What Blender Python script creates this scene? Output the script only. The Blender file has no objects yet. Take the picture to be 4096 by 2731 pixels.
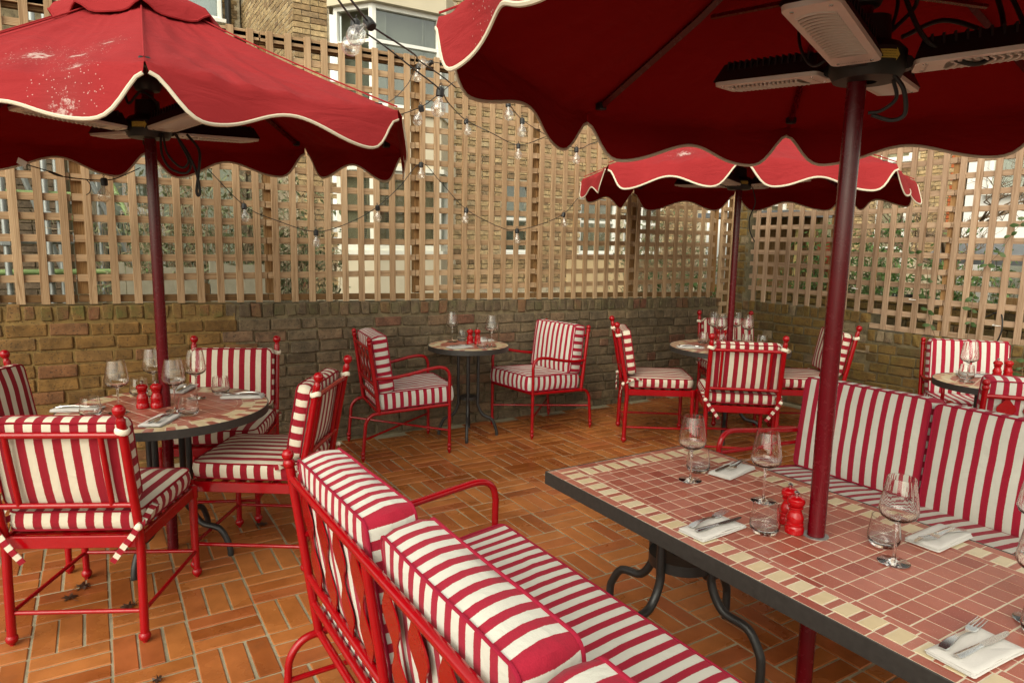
import bpy, math, random
from mathutils import Vector, Matrix, noise
R_ = math.radians
PI = math.pi
random.seed(11)
scene = bpy.context.scene
COL = scene.collection

# ------------------------------------------------------------------ camera
CAM_H, YAW, PITCH, ROLL = 1.5501, 0.5476, 0.142, 0.017
_right = Vector((math.cos(YAW), -math.sin(YAW), 0))
_flat = Vector((math.sin(YAW), math.cos(YAW), 0))
_fwd = _flat * math.cos(PITCH) - Vector((0, 0, math.sin(PITCH)))
_up = _flat * math.sin(PITCH) + Vector((0, 0, math.cos(PITCH)))
_r2 = _right * math.cos(ROLL) + _up * math.sin(ROLL)
_u2 = -_right * math.sin(ROLL) + _up * math.cos(ROLL)
cam_d = bpy.data.cameras.new('camera')
cam_d.sensor_width = 36.0
cam_d.lens = 23.947
cam_d.clip_start = 0.02
cam_d.clip_end = 400
cam = bpy.data.objects.new('camera', cam_d)
COL.objects.link(cam)
cam.matrix_world = Matrix(((_r2.x, _u2.x, -_fwd.x, 0), (_r2.y, _u2.y, -_fwd.y, 0),
                           (_r2.z, _u2.z, -_fwd.z, CAM_H), (0, 0, 0, 1)))
scene.camera = cam

def in_view(p):
    """rough pixel size and visibility of a point, used to rank pieces"""
    d = Vector(p) - Vector((0, 0, CAM_H))
    z = d.dot(_fwd)
    if z < 0.1:
        return 0.0
    x, y = d.dot(_r2) / z, d.dot(_u2) / z
    if abs(x) > 0.79 or abs(y) > 0.54:
        return 0.0
    return 1.0 / z

# ------------------------------------------------------------------ world, sun, exposure
SUN_EL, SUN_AZ = 38.0, 236.0          # azimuth measured from +Y clockwise (direction the light comes from)
w = bpy.data.worlds.new('World')
scene.world = w
w.use_nodes = True
wn = w.node_tree
wn.nodes.clear()
sky = wn.nodes.new('ShaderNodeTexSky')
sky.sky_type = 'NISHITA'
sky.sun_disc = False
sky.sun_elevation = R_(SUN_EL)
sky.sun_rotation = R_(SUN_AZ)
sky.air_density = 1.0
sky.dust_density = 2.0
sky.ozone_density = 1.0
hs = wn.nodes.new('ShaderNodeHueSaturation')
hs.inputs['Saturation'].default_value = 0.22
tint = wn.nodes.new('ShaderNodeMix')
tint.data_type = 'RGBA'
tint.blend_type = 'MULTIPLY'
tint.inputs[0].default_value = 1.0
tint.inputs[7].default_value = (1.0, 0.955, 0.80, 1)
bg = wn.nodes.new('ShaderNodeBackground')
bg.inputs['Strength'].default_value = 0.15
wo = wn.nodes.new('ShaderNodeOutputWorld')
wn.links.new(sky.outputs[0], hs.inputs['Color'])
wn.links.new(hs.outputs[0], tint.inputs[6])
wn.links.new(tint.outputs[2], bg.inputs['Color'])
wn.links.new(bg.outputs[0], wo.inputs['Surface'])

sun_d = bpy.data.lights.new('sun', 'SUN')
sun_d.energy = 0.75
sun_d.angle = R_(60)
sun_d.color = (1.0, 0.95, 0.82)
sun = bpy.data.objects.new('sun', sun_d)
COL.objects.link(sun)
_az = R_(SUN_AZ)
_sd = Vector((math.sin(_az) * math.cos(R_(SUN_EL)), math.cos(_az) * math.cos(R_(SUN_EL)), math.sin(R_(SUN_EL))))
sun.rotation_euler = _sd.to_track_quat('Z', 'Y').to_euler()
sun.location = (0, 0, 12)

scene.view_settings.view_transform = 'Standard'
scene.view_settings.look = 'None'
scene.view_settings.gamma = 1.0
scene.view_settings.use_curve_mapping = False
scene.view_settings.exposure = 1.2
scene.render.engine = 'CYCLES'
scene.cycles.use_denoising = True
scene.cycles.max_bounces = 10
scene.cycles.transmission_bounces = 8
scene.cycles.transparent_max_bounces = 12
scene.cycles.glossy_bounces = 4
scene.cycles.diffuse_bounces = 4
scene.cycles.caustics_reflective = True
scene.cycles.caustics_refractive = True
scene.cycles.blur_glossy = 0.6
scene.cycles.sample_clamp_indirect = 6.0

# ------------------------------------------------------------------ node helpers
def new_mat(name):
    m = bpy.data.materials.new(name)
    m.use_nodes = True
    nt = m.node_tree
    nt.nodes.clear()
    return m, nt

def nd(nt, typ, props=None, **ins):
    n = nt.nodes.new('ShaderNode' + typ)
    for k, v in (props or {}).items():
        setattr(n, k, v)
    for k, v in ins.items():
        key = int(k[1:]) if k[0] == 'i' and k[1:].isdigit() else k.replace('_', ' ')
        s = n.inputs[key]
        if isinstance(v, bpy.types.NodeSocket):
            nt.links.new(v, s)
        else:
            s.default_value = v
    return n

def rgba(c):
    return (c[0], c[1], c[2], 1.0)

def ramp(nt, fac, stops, interp='LINEAR'):
    n = nt.nodes.new('ShaderNodeValToRGB')
    n.color_ramp.interpolation = interp
    el = n.color_ramp.elements
    el[0].position, el[0].color = stops[0][0], rgba(stops[0][1])
    el[1].position, el[1].color = stops[-1][0], rgba(stops[-1][1])
    for p, c in stops[1:-1]:
        e = el.new(p)
        e.color = rgba(c)
    nt.links.new(fac, n.inputs[0])
    return n.outputs[0]

def mixc(nt, fac, a, b, mode='MIX'):
    n = nt.nodes.new('ShaderNodeMix')
    n.data_type = 'RGBA'
    n.blend_type = mode
    for idx, v in ((0, fac), (6, a), (7, b)):
        if isinstance(v, bpy.types.NodeSocket):
            nt.links.new(v, n.inputs[idx])
        elif idx == 0:
            n.inputs[0].default_value = v
        else:
            n.inputs[idx].default_value = rgba(v)
    return n.outputs[2]

def math_(nt, op, a, b=0.0, c=None):
    n = nt.nodes.new('ShaderNodeMath')
    n.operation = op
    for i, v in enumerate((a, b, c)):
        if v is None:
            continue
        if isinstance(v, bpy.types.NodeSocket):
            nt.links.new(v, n.inputs[i])
        else:
            n.inputs[i].default_value = v
    return n.outputs[0]

def principled(nt, **ins):
    p = nd(nt, 'BsdfPrincipled', None, **ins)
    o = nt.nodes.new('ShaderNodeOutputMaterial')
    nt.links.new(p.outputs[0], o.inputs[0])
    return p

def piece_random(nt):
    """random per object plus the stored per-piece number of joined pieces"""
    oi = nd(nt, 'ObjectInfo')
    at = nd(nt, 'Attribute', {'attribute_name': 'rnd'})
    return math_(nt, 'FRACT', math_(nt, 'ADD', oi.outputs['Random'], at.outputs['Fac']))

def coords(nt, kind='Object', scale=(1, 1, 1), jitter=None):
    tc = nd(nt, 'TexCoord')
    mp = nd(nt, 'Mapping', None, Vector=tc.outputs[kind], Scale=scale)
    if jitter is not None:
        cb = nd(nt, 'CombineXYZ', None, X=math_(nt, 'MULTIPLY', jitter, 37.0), Y=math_(nt, 'MULTIPLY', jitter, 91.0), Z=math_(nt, 'MULTIPLY', jitter, 53.0))
        nt.links.new(cb.outputs[0], mp.inputs['Location'])
    return mp.outputs[0]

def noise_(nt, vec, scale, detail=4, rough=0.55, dist=0.0):
    n = nd(nt, 'TexNoise', None, Vector=vec, Scale=scale, Detail=detail, Roughness=rough, Distortion=dist)
    return n.outputs['Fac']

def bump(nt, h, strength=0.3, dist=0.01):
    return nd(nt, 'Bump', None, Height=h, Strength=strength, Distance=dist).outputs[0]

MATS = {}

def simple(name, col, rough=0.5, metal=0.0, spec=0.5, noise_amt=0.0, nscale=30, coat=0.0, bmp=0.0):
    m, nt = new_mat(name)
    v = coords(nt)
    c = rgba(col)
    f = noise_(nt, v, nscale, 4)
    if noise_amt:
        c = mixc(nt, f, tuple(x * (1 - noise_amt) for x in col), tuple(min(1, x * (1 + noise_amt)) for x in col))
    p = principled(nt, Base_Color=c, Roughness=rough, Metallic=metal, Specular_IOR_Level=spec, Coat_Weight=coat)
    if bmp:
        nt.links.new(bump(nt, f, bmp, 0.004), p.inputs['Normal'])
    MATS[name] = m
    return m

# --- painted metal, wet gloss with water beads
def painted(name, col, rough, wet):
    m, nt = new_mat(name)
    v = coords(nt, 'Object')
    f = noise_(nt, v, 25, 3)
    c = mixc(nt, f, tuple(x * 0.82 for x in col), tuple(min(1, x * 1.12) for x in col))
    wear = ramp(nt, noise_(nt, v, 34, 6, 0.7), [(0.66, (0, 0, 0)), (0.74, (1, 1, 1))])
    c = mixc(nt, math_(nt, 'MULTIPLY', wear, 0.55), c, (col[0] * 0.35, 0.006, 0.005))
    r = math_(nt, 'MULTIPLY_ADD', noise_(nt, v, 40, 4), 0.16, rough - 0.07)
    p = principled(nt, Base_Color=c, Roughness=r, Specular_IOR_Level=0.32, Coat_Weight=0.12, Coat_Roughness=0.04)
    if wet:
        vo = nd(nt, 'TexVoronoi', {'feature': 'F1'}, Vector=v, Scale=120.0)
        h = math_(nt, 'SUBTRACT', 0.34, vo.outputs['Distance'])
        h = math_(nt, 'MAXIMUM', h, 0.0)
        sel = math_(nt, 'GREATER_THAN', nd(nt, 'SeparateColor', None, Color=vo.outputs['Color']).outputs[0], 0.72)
        nt.links.new(bump(nt, math_(nt, 'MULTIPLY', h, sel), 0.35, 0.006), p.inputs['Normal'])
    MATS[name] = m
painted('chair_red', (0.28, 0.0010, 0.0040), 0.18, True)
painted('pole_red', (0.095, 0.0006, 0.004), 0.25, False)
painted('mill_red', (0.33, 0.002, 0.004), 0.10, False)
simple('black_iron', (0.018, 0.017, 0.016), 0.42, 0.0, 0.5, 0.35, 40, bmp=0.15)
simple('table_edge', (0.028, 0.025, 0.022), 0.45, 0.0, 0.5, 0.5, 55, bmp=0.2)
simple('black_plastic', (0.009, 0.009, 0.009), 0.45, 0.0, 0.5, 0.2, 60)
simple('cable_black', (0.012, 0.012, 0.012), 0.5)
simple('silver_grille', (0.66, 0.62, 0.58), 0.4, 0.3, 0.5, 0.06, 50)
simple('reflector', (0.16, 0.12, 0.09), 0.4, 0.6)
simple('steel', (0.56, 0.55, 0.53), 0.2, 1.0, 0.5, 0.08, 80)
simple('white_paint', (0.74, 0.74, 0.69), 0.45, 0, 0.5, 0.05, 6)
simple('old_white_paint', (0.68, 0.67, 0.58), 0.6, 0, 0.4, 0.16, 14, bmp=0.3)
simple('galvanised', (0.30, 0.32, 0.31), 0.45, 0.7, 0.5, 0.25, 20)
simple('green_tube', (0.20, 0.29, 0.10), 0.5, 0, 0.5, 0.2, 12)
simple('sticker_yellow', (0.62, 0.55, 0.10), 0.5)
simple('sticker_white', (0.7, 0.68, 0.62), 0.5, 0, 0.5, 0.05, 100)
simple('ink', (0.02, 0.02, 0.02), 0.6)
simple('zip_white', (0.75, 0.74, 0.70), 0.4)
simple('dead_leaf', (0.035, 0.014, 0.006), 0.55, 0, 0.4, 0.5, 60, bmp=0.4)
simple('twig', (0.33, 0.25, 0.16), 0.8, 0, 0.2, 0.35, 40)
simple('bark', (0.16, 0.11, 0.07), 0.85, 0, 0.2, 0.4, 30, bmp=0.5)
simple('concrete_plank', (0.42, 0.39, 0.29), 0.85, 0, 0.3, 0.22, 18, bmp=0.3)
simple('render_tan', (0.52, 0.39, 0.22), 0.85, 0, 0.3, 0.16, 3, bmp=0.2)
simple('render_pale', (0.55, 0.49, 0.36), 0.85, 0, 0.3, 0.14, 3, bmp=0.2)
simple('render_white', (0.72, 0.71, 0.68), 0.8, 0, 0.3, 0.04, 3)
simple('render_green', (0.42, 0.48, 0.38), 0.8, 0, 0.3, 0.08, 3)
simple('roof_slate', (0.13, 0.14, 0.15), 0.6, 0, 0.4, 0.25, 12)
simple('blind', (0.42, 0.38, 0.27), 0.75, 0, 0.2, 0.1, 8)
simple('curtain', (0.42, 0.50, 0.54), 0.8, 0, 0.2, 0.1, 6)
simple('room_dark', (0.27, 0.28, 0.235), 0.9, 0, 0.2, 0.2, 3)
simple('door_red', (0.25, 0.03, 0.015), 0.4, 0, 0.5, 0.1, 6)
simple('post_yellow', (0.58, 0.46, 0.18), 0.6, 0, 0.4, 0.1, 10)
simple('soil', (0.07, 0.055, 0.035), 0.95, 0, 0.2, 0.4, 5, bmp=0.5)
simple('grout', (0.56, 0.50, 0.38), 0.85, 0, 0.3, 0.10, 90, bmp=0.2)
simple('linen_solid', (0.55, 0.53, 0.50), 0.9, 0, 0.2, 0.05, 200, bmp=0.15)

# --- striped canvas: u coordinate counts stripes
def striped(name, red, cream, duty=0.5, bmp=0.25):
    m, nt = new_mat(name)
    uv = nd(nt, 'UVMap', {'uv_map': 'UVMap'}).outputs[0]
    v = coords(nt)
    sx = nd(nt, 'SeparateXYZ', None, Vector=uv).outputs[0]
    wob = math_(nt, 'MULTIPLY_ADD', noise_(nt, v, 14, 2), 0.04, -0.02)
    wob2 = math_(nt, 'MULTIPLY_ADD', noise_(nt, v, 420, 2), 0.05, -0.025)
    fr = math_(nt, 'FRACT', math_(nt, 'ADD', math_(nt, 'ADD', sx, wob), wob2))
    f = ramp(nt, fr, [(0.0, (1, 1, 1)), (duty - 0.012, (1, 1, 1)), (duty + 0.010, (0, 0, 0)), (0.985, (0, 0, 0)), (1.0, (1, 1, 1))])
    mot = noise_(nt, nd(nt, 'Mapping', None, Vector=uv, Scale=(6, 160, 1)).outputs[0], 3, 4, 0.7)
    rc = mixc(nt, mot, tuple(x * 0.72 for x in red), tuple(min(1, x * 1.3 + 0.008) for x in red))
    soil_ = noise_(nt, v, 4, 5)
    cc = mixc(nt, soil_, tuple(x * 0.9 for x in cream), cream)
    base = mixc(nt, f, cc, rc)
    p = principled(nt, Base_Color=base, Roughness=0.88, Specular_IOR_Level=0.2, Sheen_Weight=0.05, Sheen_Roughness=0.5)
    weave = noise_(nt, v, 700, 2)
    fold = noise_(nt, v, 13, 4, 0.5, 1.3)
    h = math_(nt, 'MULTIPLY_ADD', fold, 9.0, weave)
    nt.links.new(bump(nt, h, bmp, 0.0026), p.inputs['Normal'])
    MATS[name] = m
striped('stripe_dining', (0.225, 0.003, 0.012), (0.57, 0.52, 0.41))
striped('stripe_lounge', (0.27, 0.005, 0.022), (0.53, 0.52, 0.46), 0.46)
simple('piping_dining', (0.21, 0.003, 0.012), 0.9, 0, 0.2, 0.15, 200)
simple('piping_lounge', (0.25, 0.008, 0.028), 0.9, 0, 0.2, 0.15, 200)
simple('tab_cloth', (0.66, 0.60, 0.48), 0.9, 0, 0.2, 0.06, 200)

# --- canopy cloth
def canopy_mat():
    m, nt = new_mat('canopy_cloth')
    v = coords(nt)
    f = noise_(nt, v, 3.5, 5)
    c = mixc(nt, f, (0.23, 0.016, 0.018), (0.305, 0.026, 0.029))
    at = nd(nt, 'Attribute', {'attribute_name': 'dirt'}).outputs['Fac']
    # bird droppings and dried water marks, only where the stored stain lies
    st = math_(nt, 'MULTIPLY', at, noise_(nt, v, 46, 8, 0.78))
    st = ramp(nt, st, [(0.42, (0, 0, 0)), (0.50, (1, 1, 1))])
    sp = nd(nt, 'TexVoronoi', {'feature': 'F1'}, Vector=v, Scale=75.0)
    dots = math_(nt, 'MULTIPLY', math_(nt, 'LESS_THAN', sp.outputs['Distance'], 0.16), math_(nt, 'GREATER_THAN', at, 0.16))
    stain = math_(nt, 'MAXIMUM', math_(nt, 'MULTIPLY', st, 0.55), math_(nt, 'MULTIPLY', dots, 0.4))
    grime = math_(nt, 'MULTIPLY', ramp(nt, at, [(0.2, (0, 0, 0)), (0.8, (1, 1, 1))]), 0.35)
    c = mixc(nt, grime, c, (0.20, 0.04, 0.038))
    c = mixc(nt, stain, c, (0.60, 0.53, 0.48))
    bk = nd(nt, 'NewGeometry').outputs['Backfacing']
    c = mixc(nt, bk, c, (0.19, 0.0022, 0.0026))       # shade under the canopy, painted into the inner face as a darker red
    wv = noise_(nt, v, 900, 1)
    wr = nd(nt, 'TexNoise', None, Vector=coords(nt, 'Object', (1, 1, 3.0)), Scale=3.2, Detail=3.0, Roughness=0.5, Distortion=2.2).outputs['Fac']
    h = math_(nt, 'MULTIPLY_ADD', wr, 16.0, wv)
    nrm = bump(nt, h, 0.30, 0.0024)
    p = nd(nt, 'BsdfPrincipled', None, Base_Color=c, Roughness=0.85, Specular_IOR_Level=0.12, Normal=nrm)
    t = nd(nt, 'BsdfTranslucent', None, Color=(0.30, 0.004, 0.003, 1), Normal=nrm)
    mx = nd(nt, 'MixShader', None, i0=0.025, i1=p.outputs[0], i2=t.outputs[0])
    o = nt.nodes.new('ShaderNodeOutputMaterial')
    nt.links.new(mx.outputs[0], o.inputs[0])
    MATS['canopy_cloth'] = m
canopy_mat()
simple('trim_cream', (0.58, 0.53, 0.41), 0.85, 0, 0.2, 0.05, 120)

# --- terracotta floor tiles (wet)
def tile_mat():
    m, nt = new_mat('terracotta')
    r = piece_random(nt)
    v = coords(nt, 'Object', (1, 1, 1), r)
    base = ramp(nt, r, [(0.0, (0.33, 0.095, 0.022)), (0.3, (0.41, 0.136, 0.032)), (0.65, (0.46, 0.166, 0.043)), (0.85, (0.40, 0.118, 0.034)), (1.0, (0.33, 0.09, 0.025))])
    f = noise_(nt, v, 9, 5, 0.6)
    c = mixc(nt, f, (0.52, 0.48, 0.44), (1.12, 1.15, 1.2), 'MIX')
    c = mixc(nt, 1.0, base, c, 'MULTIPLY')
    blot = ramp(nt, noise_(nt, v, 26, 6, 0.65), [(0.60, (0, 0, 0)), (0.78, (1, 1, 1))])
    c = mixc(nt, math_(nt, 'MULTIPLY', blot, 0.45), c, (0.16, 0.05, 0.018))
    pale = ramp(nt, noise_(nt, v, 17, 5, 0.6), [(0.62, (0, 0, 0)), (0.80, (1, 1, 1))])
    c = mixc(nt, math_(nt, 'MULTIPLY', pale, 0.22), c, (0.55, 0.24, 0.10))
    speck = ramp(nt, noise_(nt, v, 150, 2), [(0.72, (0, 0, 0)), (0.76, (1, 1, 1))])
    c = mixc(nt, math_(nt, 'MULTIPLY', speck, 0.55), c, (0.05, 0.025, 0.012))
    pos = nd(nt, 'NewGeometry').outputs['Position']
    damp = noise_(nt, pos, 1.7, 5, 0.6)
    c = mixc(nt, 1.0, c, ramp(nt, damp, [(0.36, (0.74, 0.70, 0.68)), (0.58, (1.06, 1.06, 1.06))]), 'MULTIPLY')
    grime = ramp(nt, noise_(nt, pos, 5.5, 6, 0.7), [(0.56, (0, 0, 0)), (0.72, (1, 1, 1))])
    c = mixc(nt, math_(nt, 'MULTIPLY', grime, 0.35), c, (0.13, 0.055, 0.022))
    rr = ramp(nt, damp, [(0.36, (0.14, 0.14, 0.14)), (0.60, (0.44, 0.44, 0.44))])
    rv = nd(nt, 'SeparateColor', None, Color=rr).outputs[0]
    p = principled(nt, Base_Color=c, Roughness=rv, Specular_IOR_Level=0.42)
    h = math_(nt, 'MULTIPLY_ADD', noise_(nt, v, 60, 4), 0.5, f)
    nt.links.new(bump(nt, h, 0.22, 0.004), p.inputs['Normal'])
    MATS['terracotta'] = m
tile_mat()

def mortar_floor():
    m, nt = new_mat('floor_grout')
    v = coords(nt)
    f = noise_(nt, v, 40, 5, 0.65)
    c = mixc(nt, f, (0.25, 0.215, 0.13), (0.41, 0.37, 0.26))
    sp = ramp(nt, noise_(nt, v, 90, 3), [(0.66, (0, 0, 0)), (0.74, (1, 1, 1))])
    c = mixc(nt, math_(nt, 'MULTIPLY', sp, 0.8), c, (0.035, 0.028, 0.016))
    dp = ramp(nt, noise_(nt, v, 3.0, 6, 0.7), [(0.46, (0, 0, 0)), (0.68, (1, 1, 1))])
    c = mixc(nt, math_(nt, 'MULTIPLY', dp, 0.6), c, (0.085, 0.065, 0.03))
    p = principled(nt, Base_Color=c, Roughness=0.6, Specular_IOR_Level=0.4)
    nt.links.new(bump(nt, f, 0.4, 0.006), p.inputs['Normal'])
    MATS['floor_grout'] = m
mortar_floor()

# --- bricks
def brick_mat(name, stops, soot, moss=0.0, pale=0.15):
    m, nt = new_mat(name)
    r = piece_random(nt)
    v = coords(nt, 'Object', (1, 1, 1), r)
    base = ramp(nt, r, stops)
    f = noise_(nt, v, 14, 6, 0.65)
    c = mixc(nt, 1.0, base, mixc(nt, ramp(nt, f, [(0.25, (0, 0, 0)), (0.75, (1, 1, 1))]), (0.42, 0.42, 0.42), (1.4, 1.36, 1.3)), 'MULTIPLY')
    sm = ramp(nt, noise_(nt, v, 22, 6, 0.7), [(0.50, (0, 0, 0)), (0.72, (1, 1, 1))])
    c = mixc(nt, math_(nt, 'MULTIPLY', sm, soot), c, (0.03, 0.026, 0.02))
    pm = ramp(nt, noise_(nt, v, 48, 4, 0.7), [(0.62, (0, 0, 0)), (0.72, (1, 1, 1))])
    c = mixc(nt, math_(nt, 'MULTIPLY', pm, pale), c, (0.44, 0.39, 0.28))
    if moss:
        gm = ramp(nt, noise_(nt, v, 7, 5, 0.7), [(0.44, (0, 0, 0)), (0.64, (1, 1, 1))])
        c = mixc(nt, math_(nt, 'MULTIPLY', gm, moss), c, (0.05, 0.075, 0.018))
    pit = nd(nt, 'TexVoronoi', {'feature': 'F1'}, Vector=v, Scale=58.0, Randomness=1.0)
    pk = math_(nt, 'LESS_THAN', pit.outputs['Distance'], math_(nt, 'MULTIPLY', noise_(nt, v, 11, 3), 0.42))
    c = mixc(nt, math_(nt, 'MULTIPLY', pk, 0.6), c, (0.035, 0.028, 0.02))
    p = principled(nt, Base_Color=c, Roughness=0.86, Specular_IOR_Level=0.25)
    h = math_(nt, 'SUBTRACT', math_(nt, 'MULTIPLY_ADD', noise_(nt, v, 110, 3), 0.4, f), math_(nt, 'MULTIPLY', pk, 0.35))
    nt.links.new(bump(nt, h, 0.9, 0.009), p.inputs['Normal'])
    MATS[name] = m
brick_mat('brick_yellow', [(0, (0.13, 0.073, 0.024)), (0.35, (0.185, 0.104, 0.033)), (0.7, (0.215, 0.118, 0.036)), (0.88, (0.14, 0.086, 0.04)), (1, (0.20, 0.088, 0.037))], 0.3, 0.0, 0.10)
brick_mat('brick_yellow_mossy', [(0, (0.17, 0.10, 0.035)), (0.4, (0.24, 0.14, 0.05)), (0.8, (0.20, 0.085, 0.045)), (1, (0.28, 0.15, 0.045))], 0.35, 0.75, 0.12)
brick_mat('brick_dark', [(0, (0.105, 0.078, 0.047)), (0.4, (0.16, 0.118, 0.073)), (0.7, (0.125, 0.097, 0.063)), (0.9, (0.20, 0.148, 0.088)), (1, (0.15, 0.072, 0.045))], 0.5, 0.0, 0.42)
brick_mat('brick_dark_mossy', [(0, (0.11, 0.08, 0.05)), (0.45, (0.15, 0.11, 0.07)), (0.75, (0.16, 0.12, 0.07)), (0.9, (0.16, 0.06, 0.04)), (1, (0.19, 0.12, 0.06))], 0.45, 0.42, 0.38)
brick_mat('brick_olive', [(0, (0.15, 0.095, 0.03)), (0.35, (0.20, 0.12, 0.036)), (0.65, (0.16, 0.10, 0.036)), (0.82, (0.10, 0.068, 0.033)), (0.93, (0.32, 0.25, 0.16)), (1, (0.19, 0.095, 0.036))], 0.4, 0.30, 0.16)
brick_mat('brick_house', [(0, (0.40, 0.29, 0.15)), (0.3, (0.48, 0.36, 0.20)), (0.6, (0.36, 0.25, 0.13)), (0.85, (0.24, 0.16, 0.09)), (1, (0.48, 0.38, 0.23))], 0.3, 0.0, 0.2)
brick_mat('brick_house_dark', [(0, (0.10, 0.075, 0.05)), (0.5, (0.14, 0.10, 0.065)), (1, (0.11, 0.085, 0.06))], 0.3, 0.0, 0.1)
brick_mat('brick_orange', [(0, (0.40, 0.10, 0.035)), (1, (0.46, 0.14, 0.05))], 0.2, 0.0, 0.1)
brick_mat('mortar_tan', [(0, (0.24, 0.155, 0.055)), (1, (0.24, 0.155, 0.055))], 0.25, 0.15, 0.15)
brick_mat('mortar_dark', [(0, (0.19, 0.15, 0.09)), (1, (0.19, 0.15, 0.09))], 0.35, 0.12, 0.25)
brick_mat('mortar_grey', [(0, (0.16, 0.13, 0.075)), (1, (0.16, 0.13, 0.075))], 0.3, 0.12, 0.2)
brick_mat('mortar_house', [(0, (0.56, 0.49, 0.36)), (1, (0.56, 0.49, 0.36))], 0.12, 0.0, 0.15)

# --- weathered softwood, grain along local Z
def wood_mat(name, a, b, c3):
    m, nt = new_mat(name)
    r = piece_random(nt)
    v = coords(nt, 'Object', (26, 26, 1.1), r)
    g = nd(nt, 'TexNoise', None, Vector=v, Scale=1.9, Detail=6.0, Roughness=0.62, Distortion=1.1).outputs['Fac']
    ring = nd(nt, 'TexWave', {'wave_type': 'BANDS', 'bands_direction': 'X'}, Vector=coords(nt, 'Object', (10, 10, 0.55), r), Scale=3.6, Distortion=7.0, Detail=2.0, Detail_Scale=0.7).outputs['Fac']
    base = ramp(nt, r, [(0, a), (0.5, b), (1, c3)])
    dk = ramp(nt, g, [(0.28, (0.52, 0.45, 0.36)), (0.52, (1, 1, 1)), (0.75, (1.16, 1.16, 1.14))])
    c = mixc(nt, 1.0, base, dk, 'MULTIPLY')
    rg = ramp(nt, ring, [(0.0, (0.70, 0.58, 0.44)), (0.22, (1, 1, 1)), (1.0, (1, 1, 1))])
    c = mixc(nt, 0.9, c, mixc(nt, 1.0, c, rg, 'MULTIPLY'))
    grn = ramp(nt, noise_(nt, coords(nt, 'Object', (3, 3, 1.2), r), 2.5, 5, 0.65), [(0.50, (0, 0, 0)), (0.75, (1, 1, 1))])
    c = mixc(nt, math_(nt, 'MULTIPLY', grn, 0.4), c, tuple(x * 0.62 for x in b))
    p = principled(nt, Base_Color=c, Roughness=0.78, Specular_IOR_Level=0.25)
    nt.links.new(bump(nt, g, 0.35, 0.003), p.inputs['Normal'])
    MATS[name] = m
wood_mat('trellis_wood', (0.33, 0.22, 0.125), (0.40, 0.275, 0.16), (0.47, 0.335, 0.205))
wood_mat('trellis_wood_grey', (0.32, 0.22, 0.145), (0.39, 0.275, 0.185), (0.46, 0.33, 0.225))
wood_mat('post_wood', (0.28, 0.155, 0.06), (0.32, 0.185, 0.075), (0.36, 0.21, 0.09))
wood_mat('rail_wood', (0.15, 0.085, 0.035), (0.19, 0.11, 0.045), (0.22, 0.13, 0.055))

# --- mosaic table tiles
def mosaic(name, stops, speck):
    m, nt = new_mat(name)
    r = piece_random(nt)
    v = coords(nt, 'Object', (1, 1, 1), r)
    c = ramp(nt, r, stops)
    f = noise_(nt, v, 30, 4)
    c = mixc(nt, 1.0, c, mixc(nt, f, (0.82, 0.82, 0.82), (1.15, 1.15, 1.15)), 'MULTIPLY')
    s = ramp(nt, noise_(nt, v, 330, 2, 0.6), [(0.66, (0, 0, 0)), (0.70, (1, 1, 1))])
    c = mixc(nt, math_(nt, 'MULTIPLY', s, speck), c, (0.55, 0.40, 0.32))
    p = principled(nt, Base_Color=c, Roughness=0.33, Specular_IOR_Level=0.5)
    nt.links.new(bump(nt, f, 0.12, 0.002), p.inputs['Normal'])
    MATS[name] = m
mosaic('mosaic_red', [(0, (0.27, 0.066, 0.040)), (0.45, (0.32, 0.088, 0.056)), (0.85, (0.35, 0.115, 0.080)), (1, (0.23, 0.042, 0.026))], 0.6)
mosaic('mosaic_cream', [(0, (0.52, 0.43, 0.27)), (0.5, (0.50, 0.385, 0.22)), (1, (0.55, 0.47, 0.32))], 0.0)

# --- glass
def glass(name, col=(1, 1, 1), rough=0.0, ior=1.45):
    m, nt = new_mat(name)
    g = nd(nt, 'BsdfGlass', None, Color=rgba(col), Roughness=rough, IOR=ior)
    o = nt.nodes.new('ShaderNodeOutputMaterial')
    nt.links.new(g.outputs[0], o.inputs[0])
    MATS[name] = m
glass('table_glass', (1.0, 1.0, 0.995))
def thin_glass(name, tr_c, lo, hi, pw):
    m, nt = new_mat(name)
    vo = nd(nt, 'TexVoronoi', {'feature': 'F1'}, Vector=coords(nt), Scale=150.0)
    hb = math_(nt, 'MAXIMUM', math_(nt, 'SUBTRACT', 0.4, vo.outputs['Distance']), 0.0)
    gl = nd(nt, 'BsdfGlossy', None, Color=(1, 1, 0.98, 1), Roughness=0.02, Normal=bump(nt, hb, 0.6, 0.006))
    tr = nd(nt, 'BsdfTransparent', None, Color=rgba(tr_c))
    lw = nd(nt, 'LayerWeight', None, Blend=0.5)
    fc = math_(nt, 'MULTIPLY_ADD', math_(nt, 'POWER', lw.outputs['Facing'], pw), hi, lo)
    mx = nd(nt, 'MixShader', None, i0=fc, i1=tr.outputs[0], i2=gl.outputs[0])
    o = nt.nodes.new('ShaderNodeOutputMaterial')
    nt.links.new(mx.outputs[0], o.inputs[0])
    MATS[name] = m
thin_glass('bulb_glass', (0.95, 0.95, 0.93), 0.13, 0.6, 2.0)
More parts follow.
